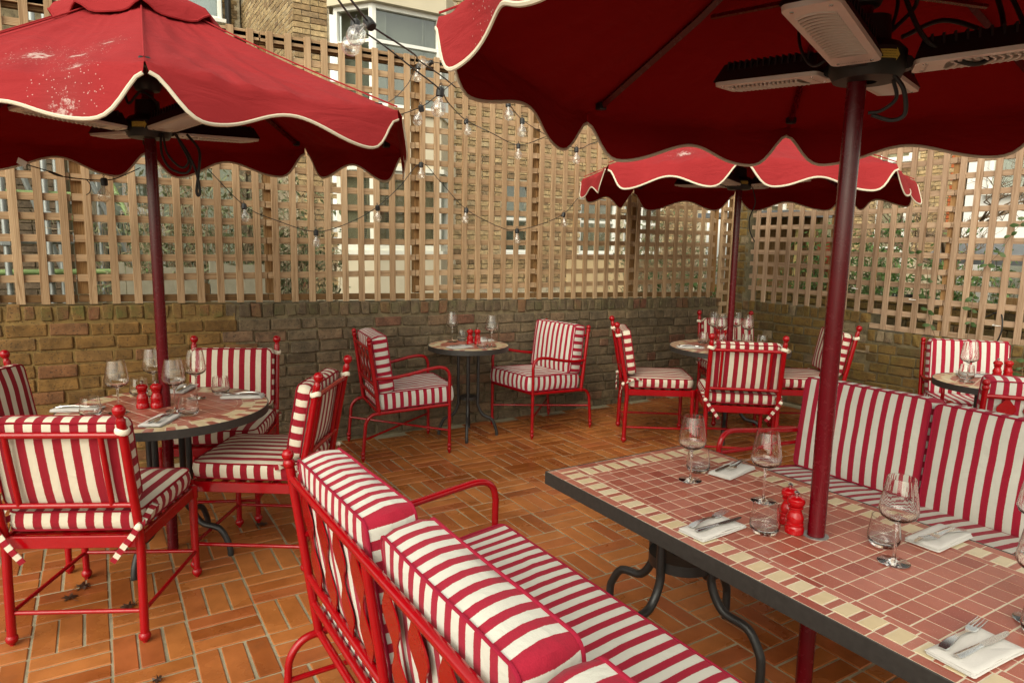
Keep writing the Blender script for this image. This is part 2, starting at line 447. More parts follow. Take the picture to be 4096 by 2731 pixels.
def pane_glass():
    m, nt = new_mat('window_glass')
    gl = nd(nt, 'BsdfGlossy', None, Color=(0.85, 0.87, 0.85, 1), Roughness=0.03)
    tr = nd(nt, 'BsdfTransparent', None, Color=(0.86, 0.88, 0.86, 1))
    lw = nd(nt, 'LayerWeight', None, Blend=0.5)
    fc = math_(nt, 'MULTIPLY_ADD', math_(nt, 'POWER', lw.outputs['Facing'], 3.0), 0.6, 0.10)
    mx = nd(nt, 'MixShader', None, i0=fc, i1=tr.outputs[0], i2=gl.outputs[0])
    o = nt.nodes.new('ShaderNodeOutputMaterial')
    nt.links.new(mx.outputs[0], o.inputs[0])
    MATS['window_glass'] = m
pane_glass()

# --- leaves
def leaf_mat(name, stops):
    m, nt = new_mat(name)
    r = nd(nt, 'Attribute', {'attribute_name': 'rnd'}).outputs['Fac']
    c = ramp(nt, r, stops)
    p = nd(nt, 'BsdfPrincipled', None, Base_Color=c, Roughness=0.55, Specular_IOR_Level=0.35)
    t = nd(nt, 'BsdfTranslucent', None, Color=c)
    mx = nd(nt, 'MixShader', None, i0=0.25, i1=p.outputs[0], i2=t.outputs[0])
    o = nt.nodes.new('ShaderNodeOutputMaterial')
    nt.links.new(mx.outputs[0], o.inputs[0])
    MATS[name] = m
leaf_mat('leaf_buddleia', [(0, (0.12, 0.15, 0.07)), (0.4, (0.20, 0.23, 0.11)), (0.7, (0.30, 0.31, 0.18)), (0.86, (0.36, 0.33, 0.21)), (1, (0.17, 0.06, 0.03))])
leaf_mat('leaf_hedge', [(0, (0.04, 0.08, 0.02)), (0.5, (0.07, 0.14, 0.035)), (0.85, (0.13, 0.22, 0.06)), (1, (0.20, 0.20, 0.07))])
leaf_mat('leaf_vine', [(0, (0.05, 0.09, 0.025)), (0.6, (0.08, 0.14, 0.05)), (1, (0.14, 0.19, 0.09))])
# ------------------------------------------------------------------ mesh helpers
class MB:
    def __init__(self):
        self.v, self.f, self.m, self.uv, self.r, self.fl = [], [], [], [], [], []
        self.dirt = None

    def add(self, vs, fs, mi=0, M=None, uvs=None, rnd=0.0, flat=False):
        o = len(self.v)
        self.v += [tuple(M @ Vector(p)) for p in vs] if M is not None else [tuple(p) for p in vs]
        for k, f in enumerate(fs):
            self.f.append(tuple(o + i for i in f))
            self.m.append(mi)
            self.uv.append(uvs[k] if uvs else None)
            self.r.append(rnd)
            self.fl.append(flat)
        return self

    def box(self, c, s, bev=0.0, M=None, mi=0, rnd=0.0, jit=0.0):
        vs, fs = chamfer_box(s[0], s[1], s[2], bev, jit)
        vs = [(x + c[0], y + c[1], z + c[2]) for x, y, z in vs]
        return self.add(vs, fs, mi, M, rnd=rnd, flat=True)

    def tube(self, pts, r, n=8, caps=True, closed=False, mi=0, M=None, flatten=None, rnd=0.0):
        pts = [Vector(p) for p in pts]
        N = len(pts)
        rs = r if isinstance(r, (list, tuple)) else [r] * N
        tang = []
        for i in range(N):
            a = pts[(i - 1) % N] if (closed or i > 0) else pts[0]
            b = pts[(i + 1) % N] if (closed or i < N - 1) else pts[-1]
            t = (b - a)
            tang.append(t.normalized() if t.length > 1e-9 else Vector((0, 0, 1)))
        ref = Vector((0, 0, 1)) if abs(tang[0].z) < 0.9 else Vector((1, 0, 0))
        nrm = (ref - tang[0] * ref.dot(tang[0])).normalized()
        vs, fs = [], []
        for i in range(N):
            nrm = nrm - tang[i] * nrm.dot(tang[i])
            nrm = nrm.normalized() if nrm.length > 1e-6 else tang[i].orthogonal().normalized()
            bi = tang[i].cross(nrm)
            for k in range(n):
                a = 2 * PI * k / n
                ca, sa = math.cos(a), math.sin(a)
                if flatten:
                    ca *= flatten[0]; sa *= flatten[1]
                vs.append(tuple(pts[i] + (nrm * ca + bi * sa) * rs[i]))
        rng = N if closed else N - 1
        for i in range(rng):
            j = (i + 1) % N
            for k in range(n):
                l = (k + 1) % n
                fs.append((i * n + k, i * n + l, j * n + l, j * n + k))
        if caps and not closed:
            fs.append(tuple(reversed(range(n))))
            fs.append(tuple((N - 1) * n + k for k in range(n)))
        return self.add(vs, fs, mi, M, rnd=rnd)

    def lathe(self, prof, n=20, M=None, mi=0, mod=None, closed=False):
        vs, fs = [], []
        P = len(prof)
        for j, (r, z) in enumerate(prof):
            for k in range(n):
                a = 2 * PI * k / n
                q = r * (mod(j, a) if mod else 1.0)
                vs.append((q * math.cos(a), q * math.sin(a), z))
        for j in range(P - 1):
            for k in range(n):
                l = (k + 1) % n
                fs.append((j * n + k, j * n + l, (j + 1) * n + l, (j + 1) * n + k))
        if closed:
            for k in range(n):
                l = (k + 1) % n
                fs.append(((P - 1) * n + k, (P - 1) * n + l, l, k))
        else:
            if prof[0][0] > 1e-4:
                fs.append(tuple(reversed(range(n))))
            if prof[-1][0] > 1e-4:
                fs.append(tuple((P - 1) * n + k for k in range(n)))
        return self.add(vs, fs, mi, M)

    def sphere(self, c, r, n=12, m=8, sz=1.0, mi=0):
        prof = [(max(1e-5, r * math.sin(PI * j / m)), -r * sz * math.cos(PI * j / m)) for j in range(m + 1)]
        return self.lathe(prof, n, Matrix.Translation(c), mi)

    def prism(self, poly, z0, z1, M=None, mi=0, rnd=0.0):
        n = len(poly)
        vs = [(x, y, z0) for x, y in poly] + [(x, y, z1) for x, y in poly]
        fs = [tuple(reversed(range(n))), tuple(range(n, 2 * n))]
        fs += [(i, (i + 1) % n, n + (i + 1) % n, n + i) for i in range(n)]
        return self.add(vs, fs, mi, M, rnd=rnd, flat=True)

    def mesh(self, name, mats, angle=40):
        me = bpy.data.meshes.new(name)
        me.from_pydata(self.v, [], self.f)
        for m in (mats if isinstance(mats, (list, tuple)) else [mats]):
            me.materials.append(MATS[m])
        me.polygons.foreach_set('material_index', self.m)
        me.polygons.foreach_set('use_smooth', [not x for x in self.fl])
        if any(u is not None for u in self.uv):
            ul = me.uv_layers.new(name='UVMap')
            flat = []
            for f, u in zip(self.f, self.uv):
                for k in range(len(f)):
                    flat += list(u[k]) if u else [0.0, 0.0]
            ul.data.foreach_set('uv', flat)
        if any(self.r):
            at = me.attributes.new('rnd', 'FLOAT', 'FACE')
            at.data.foreach_set('value', self.r)
        if self.dirt is not None:
            at = me.attributes.new('dirt', 'FLOAT', 'POINT')
            at.data.foreach_set('value', self.dirt)
        me.update()
        if angle and not all(self.fl):
            me.set_sharp_from_angle(angle=R_(angle))
        return me

    def build(self, name, mats, parent=None, loc=(0, 0, 0), rot=None, angle=40):
        return put(name, self.mesh(name, mats, angle), parent, loc, rot)

def put(name, me, parent=None, loc=(0, 0, 0), rot=None):
    o = bpy.data.objects.new(name, me)
    COL.objects.link(o)
    if parent is not None:
        o.parent = parent
    o.location = loc
    if rot is not None:
        o.rotation_euler = rot
    return o

def chamfer_box(sx, sy, sz, b, jit=0.0):
    hx, hy, hz = sx / 2, sy / 2, sz / 2
    if b <= 0:
        vs = [(x, y, z) for x in (-hx, hx) for y in (-hy, hy) for z in (-hz, hz)]
        fs = [(0, 1, 3, 2), (4, 6, 7, 5), (0, 4, 5, 1), (2, 3, 7, 6), (0, 2, 6, 4), (1, 5, 7, 3)]
        return vs, fs
    vs, idx = [], {}
    for i in (-1, 1):
        for j in (-1, 1):
            for k in (-1, 1):
                jx, jy, jz = [(random.random() - 0.5) * 2 * jit for _ in range(3)]
                for ax in range(3):
                    p = [i * (hx - b), j * (hy - b), k * (hz - b)]
                    p[ax] = (i, j, k)[ax] * (hx, hy, hz)[ax]
                    idx[(i, j, k, ax)] = len(vs)
                    vs.append((p[0] + jx, p[1] + jy, p[2] + jz))
    fs = []
    I = lambda i, j, k, a: idx[(i, j, k, a)]
    for s in (-1, 1):
        for ax in range(3):
            o = [(-1, -1), (1, -1), (1, 1), (-1, 1)]
            if s < 0:
                o = o[::-1]
            q = []
            for a, b_ in o:
                c = [0, 0, 0]
                c[ax] = s
                c[(ax + 1) % 3] = a
                c[(ax + 2) % 3] = b_
                q.append(I(*c, ax))
            fs.append(tuple(q))
    for ax in range(3):
        a1, a2 = (ax + 1) % 3, (ax + 2) % 3
        for s1 in (-1, 1):
            for s2 in (-1, 1):
                def c(t):
                    r = [0, 0, 0]; r[ax] = t; r[a1] = s1; r[a2] = s2
                    return r
                q = (I(*c(-1), a1), I(*c(1), a1), I(*c(1), a2), I(*c(-1), a2))
                fs.append(q if s1 * s2 < 0 else q[::-1])
    for i in (-1, 1):
        for j in (-1, 1):
            for k in (-1, 1):
                q = (I(i, j, k, 0), I(i, j, k, 1), I(i, j, k, 2))
                fs.append(q if i * j * k > 0 else q[::-1])
    return vs, fs

def spline(pts, per=6, closed=False):
    pts = [Vector(p) for p in pts]
    n = len(pts)
    out = []
    rng = n if closed else n - 1
    for i in range(rng):
        p0 = pts[(i - 1) % n] if (closed or i > 0) else pts[0] * 2 - pts[1]
        p1, p2 = pts[i], pts[(i + 1) % n]
        p3 = pts[(i + 2) % n] if (closed or i < n - 2) else pts[-1] * 2 - pts[-2]
        for k in range(per):
            t = k / per
            out.append(0.5 * ((2 * p1) + (p2 - p0) * t + (2 * p0 - 5 * p1 + 4 * p2 - p3) * t * t + (3 * p1 - p0 - 3 * p2 + p3) * t ** 3))
    if not closed:
        out.append(pts[-1])
    return out

def tag(o, label, cat, group=None, kind=None):
    if label:
        o['label'] = label
    if cat:
        o['category'] = cat
    if group:
        o['group'] = group
    if kind:
        o['kind'] = kind
    return o

def thing(name, label, cat, loc=(0, 0, 0), rz=0.0, group=None):
    o = bpy.data.objects.new(name, None)
    o.empty_display_size = 0.1
    COL.objects.link(o)
    o.location = loc
    o.rotation_euler = (0, 0, rz)
    return tag(o, label, cat, group)

def dup(root, loc, rz, label, group=None, rot=None):
    r = root.copy()
    COL.objects.link(r)
    r.location = loc
    r.rotation_euler = rot if rot else (0, 0, rz)
    r['label'] = label
    if group:
        r['group'] = group
    for ch in list(root.children):
        c = ch.copy()
        COL.objects.link(c)
        c.parent = r
        for g in list(ch.children):
            d = g.copy()
            COL.objects.link(d)
            d.parent = c
    return r

def emit(parent, name, pieces, limit=300, rest_name=None, base=None):
    """pieces: (mesh, matrix in parent space, world point). The largest in view become parts, the rest one stuff part"""
    order = sorted(pieces, key=lambda p: -in_view(p[2]))
    for me, M, _w in order[:limit]:
        o = put(name, me, parent)
        o.matrix_local = M
    rest = order[limit:]
    if rest:
        vs, fs, rn, mi, mats = [], [], [], [], []
        for me, M, _w in rest:
            o = len(vs)
            vs += [tuple(M @ v.co) for v in me.vertices]
            mt = me.materials[0]
            if mt not in mats:
                mats.append(mt)
            k = mats.index(mt)
            rv = random.random()
            for p in me.polygons:
                fs.append(tuple(o + i for i in p.vertices))
                rn.append(rv)
                mi.append(k)
        me = bpy.data.meshes.new(rest_name or name)
        me.from_pydata(vs, [], fs)
        for mt in mats:
            me.materials.append(mt)
        me.polygons.foreach_set('material_index', mi)
        at = me.attributes.new('rnd', 'FLOAT', 'FACE')
        at.data.foreach_set('value', rn)
        o = put(rest_name or name, me, parent)
        o['kind'] = 'stuff'

_mesh_cache = {}
def piece_mesh(name, size, bev, mat, jit=0.0, variant=0):
    key = (name, tuple(round(s, 3) for s in size), mat, variant)
    if key not in _mesh_cache:
        _mesh_cache[key] = MB().box((0, 0, 0), size, bev, jit=jit).mesh(name, mat, 0)
    return _mesh_cache[key]

# ================================================================== SETTING
g = MB()
g.add([(-80, -80, -0.35), (80, -80, -0.35), (80, 80, -0.35), (-80, 80, -0.35)], [(0, 1, 2, 3)], flat=True)
tag(g.build('ground', 'soil', None), None, None, kind='structure')

# ---- patio: grout bed with basket-weave tiles
fl = MB()
fl.box((2.0, 1.9, -0.062), (8.1, 6.62, 0.12))
floor = fl.build('patio_floor', 'floor_grout')
tag(floor, None, None, kind='structure')
BL, U0, V0 = 0.265, 0.230, 0.252
tiles = []
def floor_tile(cx, cy, along_u, v):
    me = piece_mesh('tile', (0.2548, 0.0787, 0.02), 0.0028, 'terracotta', 0.0007, v)
    M = Matrix.Translation((cx, cy, -0.0075 + random.uniform(-0.0008, 0.0008))) @ Matrix.Rotation(0 if along_u else PI / 2, 4, 'Z') @ Matrix.Rotation(random.gauss(0, 0.006), 4, 'Z') @ Matrix.Rotation(random.gauss(0, 0.0018), 4, 'X') @ Matrix.Rotation(random.gauss(0, 0.0018), 4, 'Y')
    tiles.append((me, M, (cx, cy, 0)))
for i in range(-9, 22):
    for j in range(-5, 19):
        x0, y0 = U0 + i * BL, V0 + j * BL
        if x0 + BL > 5.95 or y0 + BL > 5.32 or x0 < -1.9 or y0 < -1.1:
            continue
        cu = (i + j) % 2 == 1
        for k in range(3):
            o = (k - 1) * 0.0883
            cx, cy = x0 + BL / 2 + (0 if cu else o), y0 + BL / 2 + (o if cu else 0)
            if cy > 5.09 or cx > 5.90:
                continue
            floor_tile(cx + random.gauss(0, 0.0012), cy + random.gauss(0, 0.0012), cu, random.randrange(4))
emit(floor, 'tile', tiles, 300, 'tile_field')

# ---- brick walls
def lay_wall(root, length, top_fn, depth, mat_fn, cap_fn, mortar_fn, course=0.087, cap_h=0.105, reveal=0.006, to_world=None, limit=300, name='brick', bottom=0.0, cap=True):
    """wall in root space: along +X from 0, front face at y=0 facing -Y, thickness +Y"""
    pcs = []
    def lay(x, z, L, Hh, mat, jit, tilt=0.0):
        me = piece_mesh(name, (L, 0.06, Hh), 0.0065, mat, jit, random.randrange(5))
        M = Matrix.Translation((x, 0.03 - 0.003 + random.gauss(0, 0.0026), z + random.gauss(0, 0.0018))) @ Matrix.Rotation(random.gauss(0, 0.010) + tilt, 4, 'Y') @ Matrix.Rotation(random.gauss(0, 0.012), 4, 'Z')
        pcs.append((me, M, to_world((x, 0, z))))
    hc = cap_h if cap else 0.0
    x = 0.0
    while cap and x < length:
        wd = random.choice((0.062, 0.066, 0.07, 0.074))
        t = top_fn(x + wd / 2)
        lay(x + wd / 2, t - hc / 2, wd, hc - 0.006 + random.choice((-0.014, -0.009, -0.005, 0.0, 0.003)), cap_fn(x), 0.006, random.gauss(0, 0.02))
        x += wd + random.uniform(0.010, 0.02)
    row = 0
    zt = 0.0
    while True:
        zt = hc + 0.012 + row * course
        if max(top_fn(0), top_fn(length)) - zt - course < bottom - 0.04:
            break
        x = -random.uniform(0.0, 0.2)
        while x < length:
            L = random.choice((0.208, 0.212, 0.216, 0.104, 0.208, 0.216, 0.155, 0.104) if row % 2 == 0 else (0.212, 0.208, 0.216, 0.212, 0.104, 0.18))
            c = x + L / 2
            z = top_fn(c) - zt - course / 2
            if c > 0.02 and c < length - 0.02 and z > bottom - 0.02:
                Lc = L
                if x < 0: Lc = L + x; c = Lc / 2
                if x + L > length: Lc = length - x; c = x + Lc / 2
                Lc = round(Lc / 0.02) * 0.02 if Lc != L else L
                if Lc > 0.04:
                    lay(c, z, Lc, course - random.choice((0.008, 0.011, 0.015)), mat_fn(c, z), 0.0032)
            x += L + 0.013
        row += 1
    n = 24
    for a, b, mm in mortar_fn:
        m = MB()
        vs, fs = [], []
        k = max(1, int((b - a) / 0.3))
        for i in range(k + 1):
            xx = a + (b - a) * i / k
            t = top_fn(min(max(xx, a + 0.001), b - 0.001)) - 0.008
            rv = reveal if mm != 'mortar_dark' else reveal + 0.006
            vs += [(xx, rv, bottom - 0.05), (xx, rv, t), (xx, depth, t), (xx, depth, bottom - 0.05)]
        for i in range(k):
            p, q = i * 4, i * 4 + 4
            fs += [(p, q, q + 1, p + 1), (p + 1, q + 1, q + 2, p + 2), (p + 2, q + 2, q + 3, p + 3)]
        fs += [(0, 1, 2, 3), (4 * k, 4 * k + 3, 4 * k + 2, 4 * k + 1)]
        m.add(vs, fs, flat=True)
        m.build('mortar_core', mm, root)
    emit(root, name, pcs, limit, name + '_field')

WX0 = -1.5
def main_top(x):            # height of the coping, falling gently to the corner
    u = x + WX0
    return 1.121 - 0.0183 * u + 0.006 * noise.noise((u * 1.7, 3.1, 0))
main_wall = thing('garden_wall', 'long low brick wall, ochre on the left turning dark, under the wide trellis', 'wall', (WX0, 5.12, 0))
def main_mat(c, z):
    u = c + WX0
    edge = 0.78 + 0.10 * noise.noise((z * 9, 1.3, 0)) + (0.14 if z < 0.85 else 0) + random.uniform(-0.05, 0.05)
    return 'brick_yellow' if u < edge else 'brick_dark'
lay_wall(main_wall, 7.24, main_top, 0.22, main_mat, lambda x: 'brick_yellow_mossy' if x + WX0 < 0.72 else 'brick_dark_mossy',
         [(0, 2.32, 'mortar_tan'), (2.32, 7.24, 'mortar_dark')], to_world=lambda p: (p[0] + WX0, 5.12, p[2]), reveal=0.007)

# right hand wall: local +X runs towards the viewer (-Y in the world)
side_wall = thing('garden_wall', 'mossy olive brown brick wall on the right, stepping down under the trellis', 'wall', (5.93, 5.05, 0), -PI / 2)
def side_top(x):
    return 0.996 if x < 1.485 else 0.838 + 0.022 * (x - 1.485)
lay_wall(side_wall, 4.3, side_top, 0.24, lambda c, z: 'brick_olive', lambda x: 'brick_olive', [(0, 1.485, 'mortar_grey'), (1.485, 4.3, 'mortar_grey')],
         to_world=lambda p: (5.93, 5.05 - p[0], p[2]), reveal=0.007)
# tall pier at the corner
pier = thing('brick_pier', 'tall plain brick pier rising at the wall corner behind back parasol', 'pier', (6.02, 5.06, 0))
pm = MB()
pm.box((0, 0, 1.45), (0.22, 0.20, 3.1))
pm.build('mortar_core', 'mortar_grey', pier)
for k in range(33):
    zz = 0.06 + k * 0.087
    for s in (0, 1):
        L = 0.14 if (k + s) % 2 else 0.075
        y = (-0.105 + L / 2) if s == 0 else (0.105 - L / 2)
        put('brick', piece_mesh('brick', (0.05, L - 0.01, 0.075), 0.006, 'brick_olive', 0.003, k % 3), pier, (-0.09, y + (0.0 if s else 0.0), zz))

# ------------------------------------------------------------------ trellis
def slat(parent, name, a, b, wdt, thk, mat, facing='Y', bev=0.0015):
    """timber from a to b (local), width across, thickness along facing; grain runs along local Z"""
    a, b = Vector(a), Vector(b)
    d = b - a
    me = MB().box((0, 0, 0), (wdt, thk, d.length), bev).mesh(name, mat, 0)
    o = put(name, me, parent)
    z = d.normalized()
    y = Vector((0, 1, 0)) if facing == 'Y' else Vector((1, 0, 0))
    x = y.cross(z).normalized()
    y = z.cross(x)
    M = Matrix((x, y, z)).transposed().to_4x4()
    o.matrix_local = Matrix.Translation((a + b) / 2) @ M
    return o

PIT = 0.1272
FY = 5.135
fence = thing('trellis_fence', 'wide pale timber square trellis fence standing on the long brick wall', 'fence', (0, FY, 0))
frow = lambda u, k: 1.4135 + 0.0066 * u + (k + 0.003) * 0.1258          # row heights
fbot = lambda u: 1.1225 - 0.0183 * u
ftop = lambda u: 2.967 + 0.0095 * u
posts_u = [-1.263, -0.108, 1.057, 2.212, 3.372, 4.506, 5.655]
u = -0.407 - 9 * PIT
k = 0
us = []
while u < 5.62:
    us.append(u)
    u += PIT
for u in us:
    if u < -1.45: continue
    lean = random.gauss(0, 0.003)
    slat(fence, 'vertical_slat', (u, random.gauss(0, 0.001), fbot(u)), (u + lean, 0, ftop(u) + random.uniform(-0.006, 0.006)), 0.046, 0.018, 'trellis_wood')
for k in range(-2, 13):
    for a, b in zip(posts_u[:-1], posts_u[1:]):
        za, zb = frow(a, k), frow(b, k)
        if za < fbot(a) + 0.075:
            continue
        j = random.gauss(0, 0.002)
        slat(fence, 'horizontal_slat', (a + 0.004, 0.019, za + j), (b - 0.004, 0.019, zb + j + random.gauss(0, 0.0015)), 0.045, 0.018, 'trellis_wood')
for a, b in zip(posts_u[:-1], posts_u[1:]):
    slat(fence, 'bottom_rail', (a + 0.002, 0.034, fbot(a) + 0.034), (b - 0.002, 0.034, fbot(b) + 0.034), 0.046, 0.045, 'rail_wood')
    slat(fence, 'top_rail', (a + 0.002, 0.019, ftop(a) - 0.03), (b - 0.002, 0.019, ftop(b) - 0.03), 0.045, 0.018, 'trellis_wood')
    slat(fence, 'cap_rail', (a + 0.002, 0.062, ftop(a) - 0.05), (b - 0.002, 0.062, ftop(b) - 0.05), 0.07, 0.045, 'rail_wood')
for u in posts_u:
    slat(fence, 'post', (u + 0.03, 0.068, fbot(u) + 0.06), (u + 0.03, 0.068, ftop(u) - 0.09), 0.062, 0.06, 'post_wood')

# narrow return at the corner, hanging lower than the wall top
ret = thing('corner_trellis', 'narrow trellis strip closing the corner beside the tall pier', 'fence', (5.78, 5.12, 0))
slat(ret, 'post', (-0.012, 0.03, 0.80), (-0.012, 0.03, 2.96), 0.05, 0.05, 'trellis_wood')
slat(ret, 'post', (0.125, 0.05, 0.80), (0.125, 0.05, 2.96), 0.045, 0.045, 'post_wood')
for k in range(-5, 12):
    slat(ret, 'horizontal_slat', (-0.05, -0.008, 1.45 + k * 0.126), (0.09, -0.008, 1.452 + k * 0.126), 0.042, 0.018, 'trellis_wood')
slat(ret, 'vertical_slat', (0.075, -0.028, 0.84), (0.075, -0.028, 2.96), 0.04, 0.018, 'trellis_wood')

# right fence: faces -X
FX = 5.945
rf = thing('trellis_fence', 'timber trellis on the right hand wall with climbing stems and tied cable', 'fence', (FX, 3.2, 0))
vv = 4.85
side_v = []
while vv > 0.95:
    side_v.append(vv)
    vv -= 0.1296
for v in side_v:
    zb = 0.992 if v > 3.52 else 0.852 + 0.004 * (3.5 - v)
    slat(rf, 'vertical_slat', (0, v - 3.2, zb), (random.gauss(0, 0.004), v - 3.2 + random.gauss(0.0, 0.003) - 0.01, 2.93), 0.046, 0.018, 'trellis_wood_grey', 'X')
ends = [4.93, 3.99, 2.95, 1.90, 0.86]
for k in range(0, 17):
    z = 0.876 + k * 0.1268
    for a, b in zip(ends[:-1], ends[1:]):
        if z < 1.02 and a > 3.6 and b > 3.6: continue
        aa = min(a, 3.56) if z < 1.02 else a
        if aa - b < 0.05: continue
        slat(rf, 'horizontal_slat', (0.019, aa - 3.2 - 0.003, z + random.gauss(0, 0.003)), (0.019, b - 3.2 + 0.003, z + random.gauss(0, 0.003)), 0.045, 0.018, 'trellis_wood_grey', 'X')
for v in ends[1:-1]:
    slat(rf, 'post', (0.066, v - 3.2, 0.86 if v < 3.5 else 1.0), (0.066, v - 3.2, 2.9), 0.07, 0.07, 'post_wood', 'X')

# ------------------------------------------------------------------ soft furnishing builders
def rounded_rect(hx, hy, r, n=5):
    out = []
    for cx, cy, a0 in ((hx - r, hy - r, 0), (-hx + r, hy - r, PI / 2), (-hx + r, -hy + r, PI), (hx - r, -hy + r, 1.5 * PI)):
        for k in range(n + 1):
            a = a0 + PI / 2 * k / n
            out.append((cx + r * math.cos(a), cy + r * math.sin(a)))
    # subdivide the straight runs
    res = []
    for i, p in enumerate(out):
        q = out[(i + 1) % len(out)]
        d = math.hypot(q[0] - p[0], q[1] - p[1])
        m = max(1, int(d / 0.05))
        for k in range(m):
            res.append((p[0] + (q[0] - p[0]) * k / m, p[1] + (q[1] - p[1]) * k / m))
    return res

def cushion(parent, name, hx, hy, th, period, fabric, piping, loc, rot=None, r=0.035, bulge=0.018, seed=0, sag=None, phase=0.25):
    """box cushion: lies flat in local XY, stripes run along Y, thickness in Z, piped along both edges"""
    ol = rounded_rect(hx, hy, r)
    n = len(ol)
    rings = [1.0, 0.965, 0.90, 0.78, 0.60, 0.40, 0.2, 0.06]
    mb = MB()
    vs, fs, uvs = [], [], []
    def jig(x, y, z, amt):
        q = noise.noise((x * 7 + seed * 3.1, y * 7, z * 7 + seed))
        return amt * q
    levels = [-1.0, -0.5, 0.0, 0.5, 1.0]
    for s in levels:
        out = 1.0
        for x, y in ol:
            o = 0.010 * (1 - s * s) + jig(x, y, s, 0.003)
            L = math.hypot(x / hx, y / hy) or 1
            dx, dy = (x / hx), (y / hy)
            m = max(abs(dx), abs(dy))
            nx = dx if abs(dx) > 0.97 * m else 0
            ny = dy if abs(dy) > 0.97 * m else 0
            vs.append((x + o * nx, y + o * ny, s * th / 2 + jig(x, y, 0, 0.003)))
    def side_uv(i):
        x, y = ol[i % n]
        x2, y2 = ol[(i + 1) % n]
        if abs(y2 - y) > abs(x2 - x):
            return (y / period + phase, y2 / period + phase)
        return (x / period + phase, x2 / period + phase)
    for a in range(len(levels) - 1):
        for i in range(n):
            j = (i + 1) % n
            fs.append((a * n + i, a * n + j, (a + 1) * n + j, (a + 1) * n + i))
            ua, ub = side_uv(i)
            z0, z1 = levels[a] * th / 2, levels[a + 1] * th / 2
            uvs.append(((ua, z0), (ub, z0), (ub, z1), (ua, z1)))
    for sgn in (1, -1):
        base = (len(levels) - 1) * n if sgn > 0 else 0
        prev = base
        for q in rings[1:]:
            st = len(vs)
            for x, y in ol:
                X, Y = x * q, y * q
                pz = (1 - abs(X / hx) ** 3.2) * (1 - abs(Y / hy) ** 3.2)
                z = sgn * (th / 2 + bulge * max(0, pz) ** 0.8) + jig(X * 1.3, Y * 1.3, sgn, 0.004) * min(1, (1 - q) * 8)
                if sag and sgn > 0:
                    z -= sag * math.exp(-((X / (hx * 0.6)) ** 2 + (Y / (hy * 0.6)) ** 2))
                vs.append((X, Y, z))
            for i in range(n):
                j = (i + 1) % n
                f = (prev + i, prev + j, st + j, st + i)
                if sgn < 0: f = f[::-1]
                fs.append(f)
                uvs.append(tuple((vs[t][0] / period + phase, vs[t][1]) for t in f))
            prev = st
        f = tuple(prev + i for i in range(n))
        if sgn < 0: f = f[::-1]
        fs.append(f)
        uvs.append(tuple((vs[t][0] / period + phase, vs[t][1]) for t in f))
    mb.add(vs, fs, uvs=uvs)
    c = mb.build(name, fabric, parent, loc, rot, angle=50)
    for s in (1, -1):
        p = MB()
        p.tube([(x * 1.004, y * 1.004, s * th / 2 + jig(x, y, 0, 0.003)) for x, y in ol], 0.0042, 6, closed=True)
        p.build('piping', piping, c)
    return c

def tie(parent, pts, wdt=0.011, period=0.045, name='tie_ribbon', mat='stripe_dining'):
    pts = spline(pts, 4)
    mb = MB()
    vs, fs, uvs = [], [], []
    L = 0
    acc = [0]
    for a, b in zip(pts[:-1], pts[1:]):
        L += (b - a).length
        acc.append(L)
    for i_, p in enumerate(pts):
        tg_ = (pts[min(i_ + 1, len(pts) - 1)] - pts[max(i_ - 1, 0)]).normalized()
        side = tg_.cross(Vector((0.15, -1, 0.2))).normalized()
        vs += [tuple(p - side * wdt), tuple(p + side * wdt), tuple(p + side * wdt + Vector((0, 0.003, 0.002))), tuple(p - side * wdt + Vector((0, 0.003, 0.002)))]
    for i in range(len(pts) - 1):
        a, b = i * 4, i * 4 + 4
        ua, ub = acc[i] / period, acc[i + 1] / period
        for s in range(4):
            t = (s + 1) % 4
            fs.append((a + s, a + t, b + t, b + s))
            uvs.append(((ua, 0), (ua, 1), (ub, 1), (ub, 0)))
    e = (len(pts) - 1) * 4
    fs += [(3, 2, 1, 0), (e, e + 1, e + 2, e + 3)]
    uvs += [((0, 0),) * 4, ((L / period, 0),) * 4]
    mb.add(vs, fs, uvs=uvs)
    return mb.build(name, mat, parent)

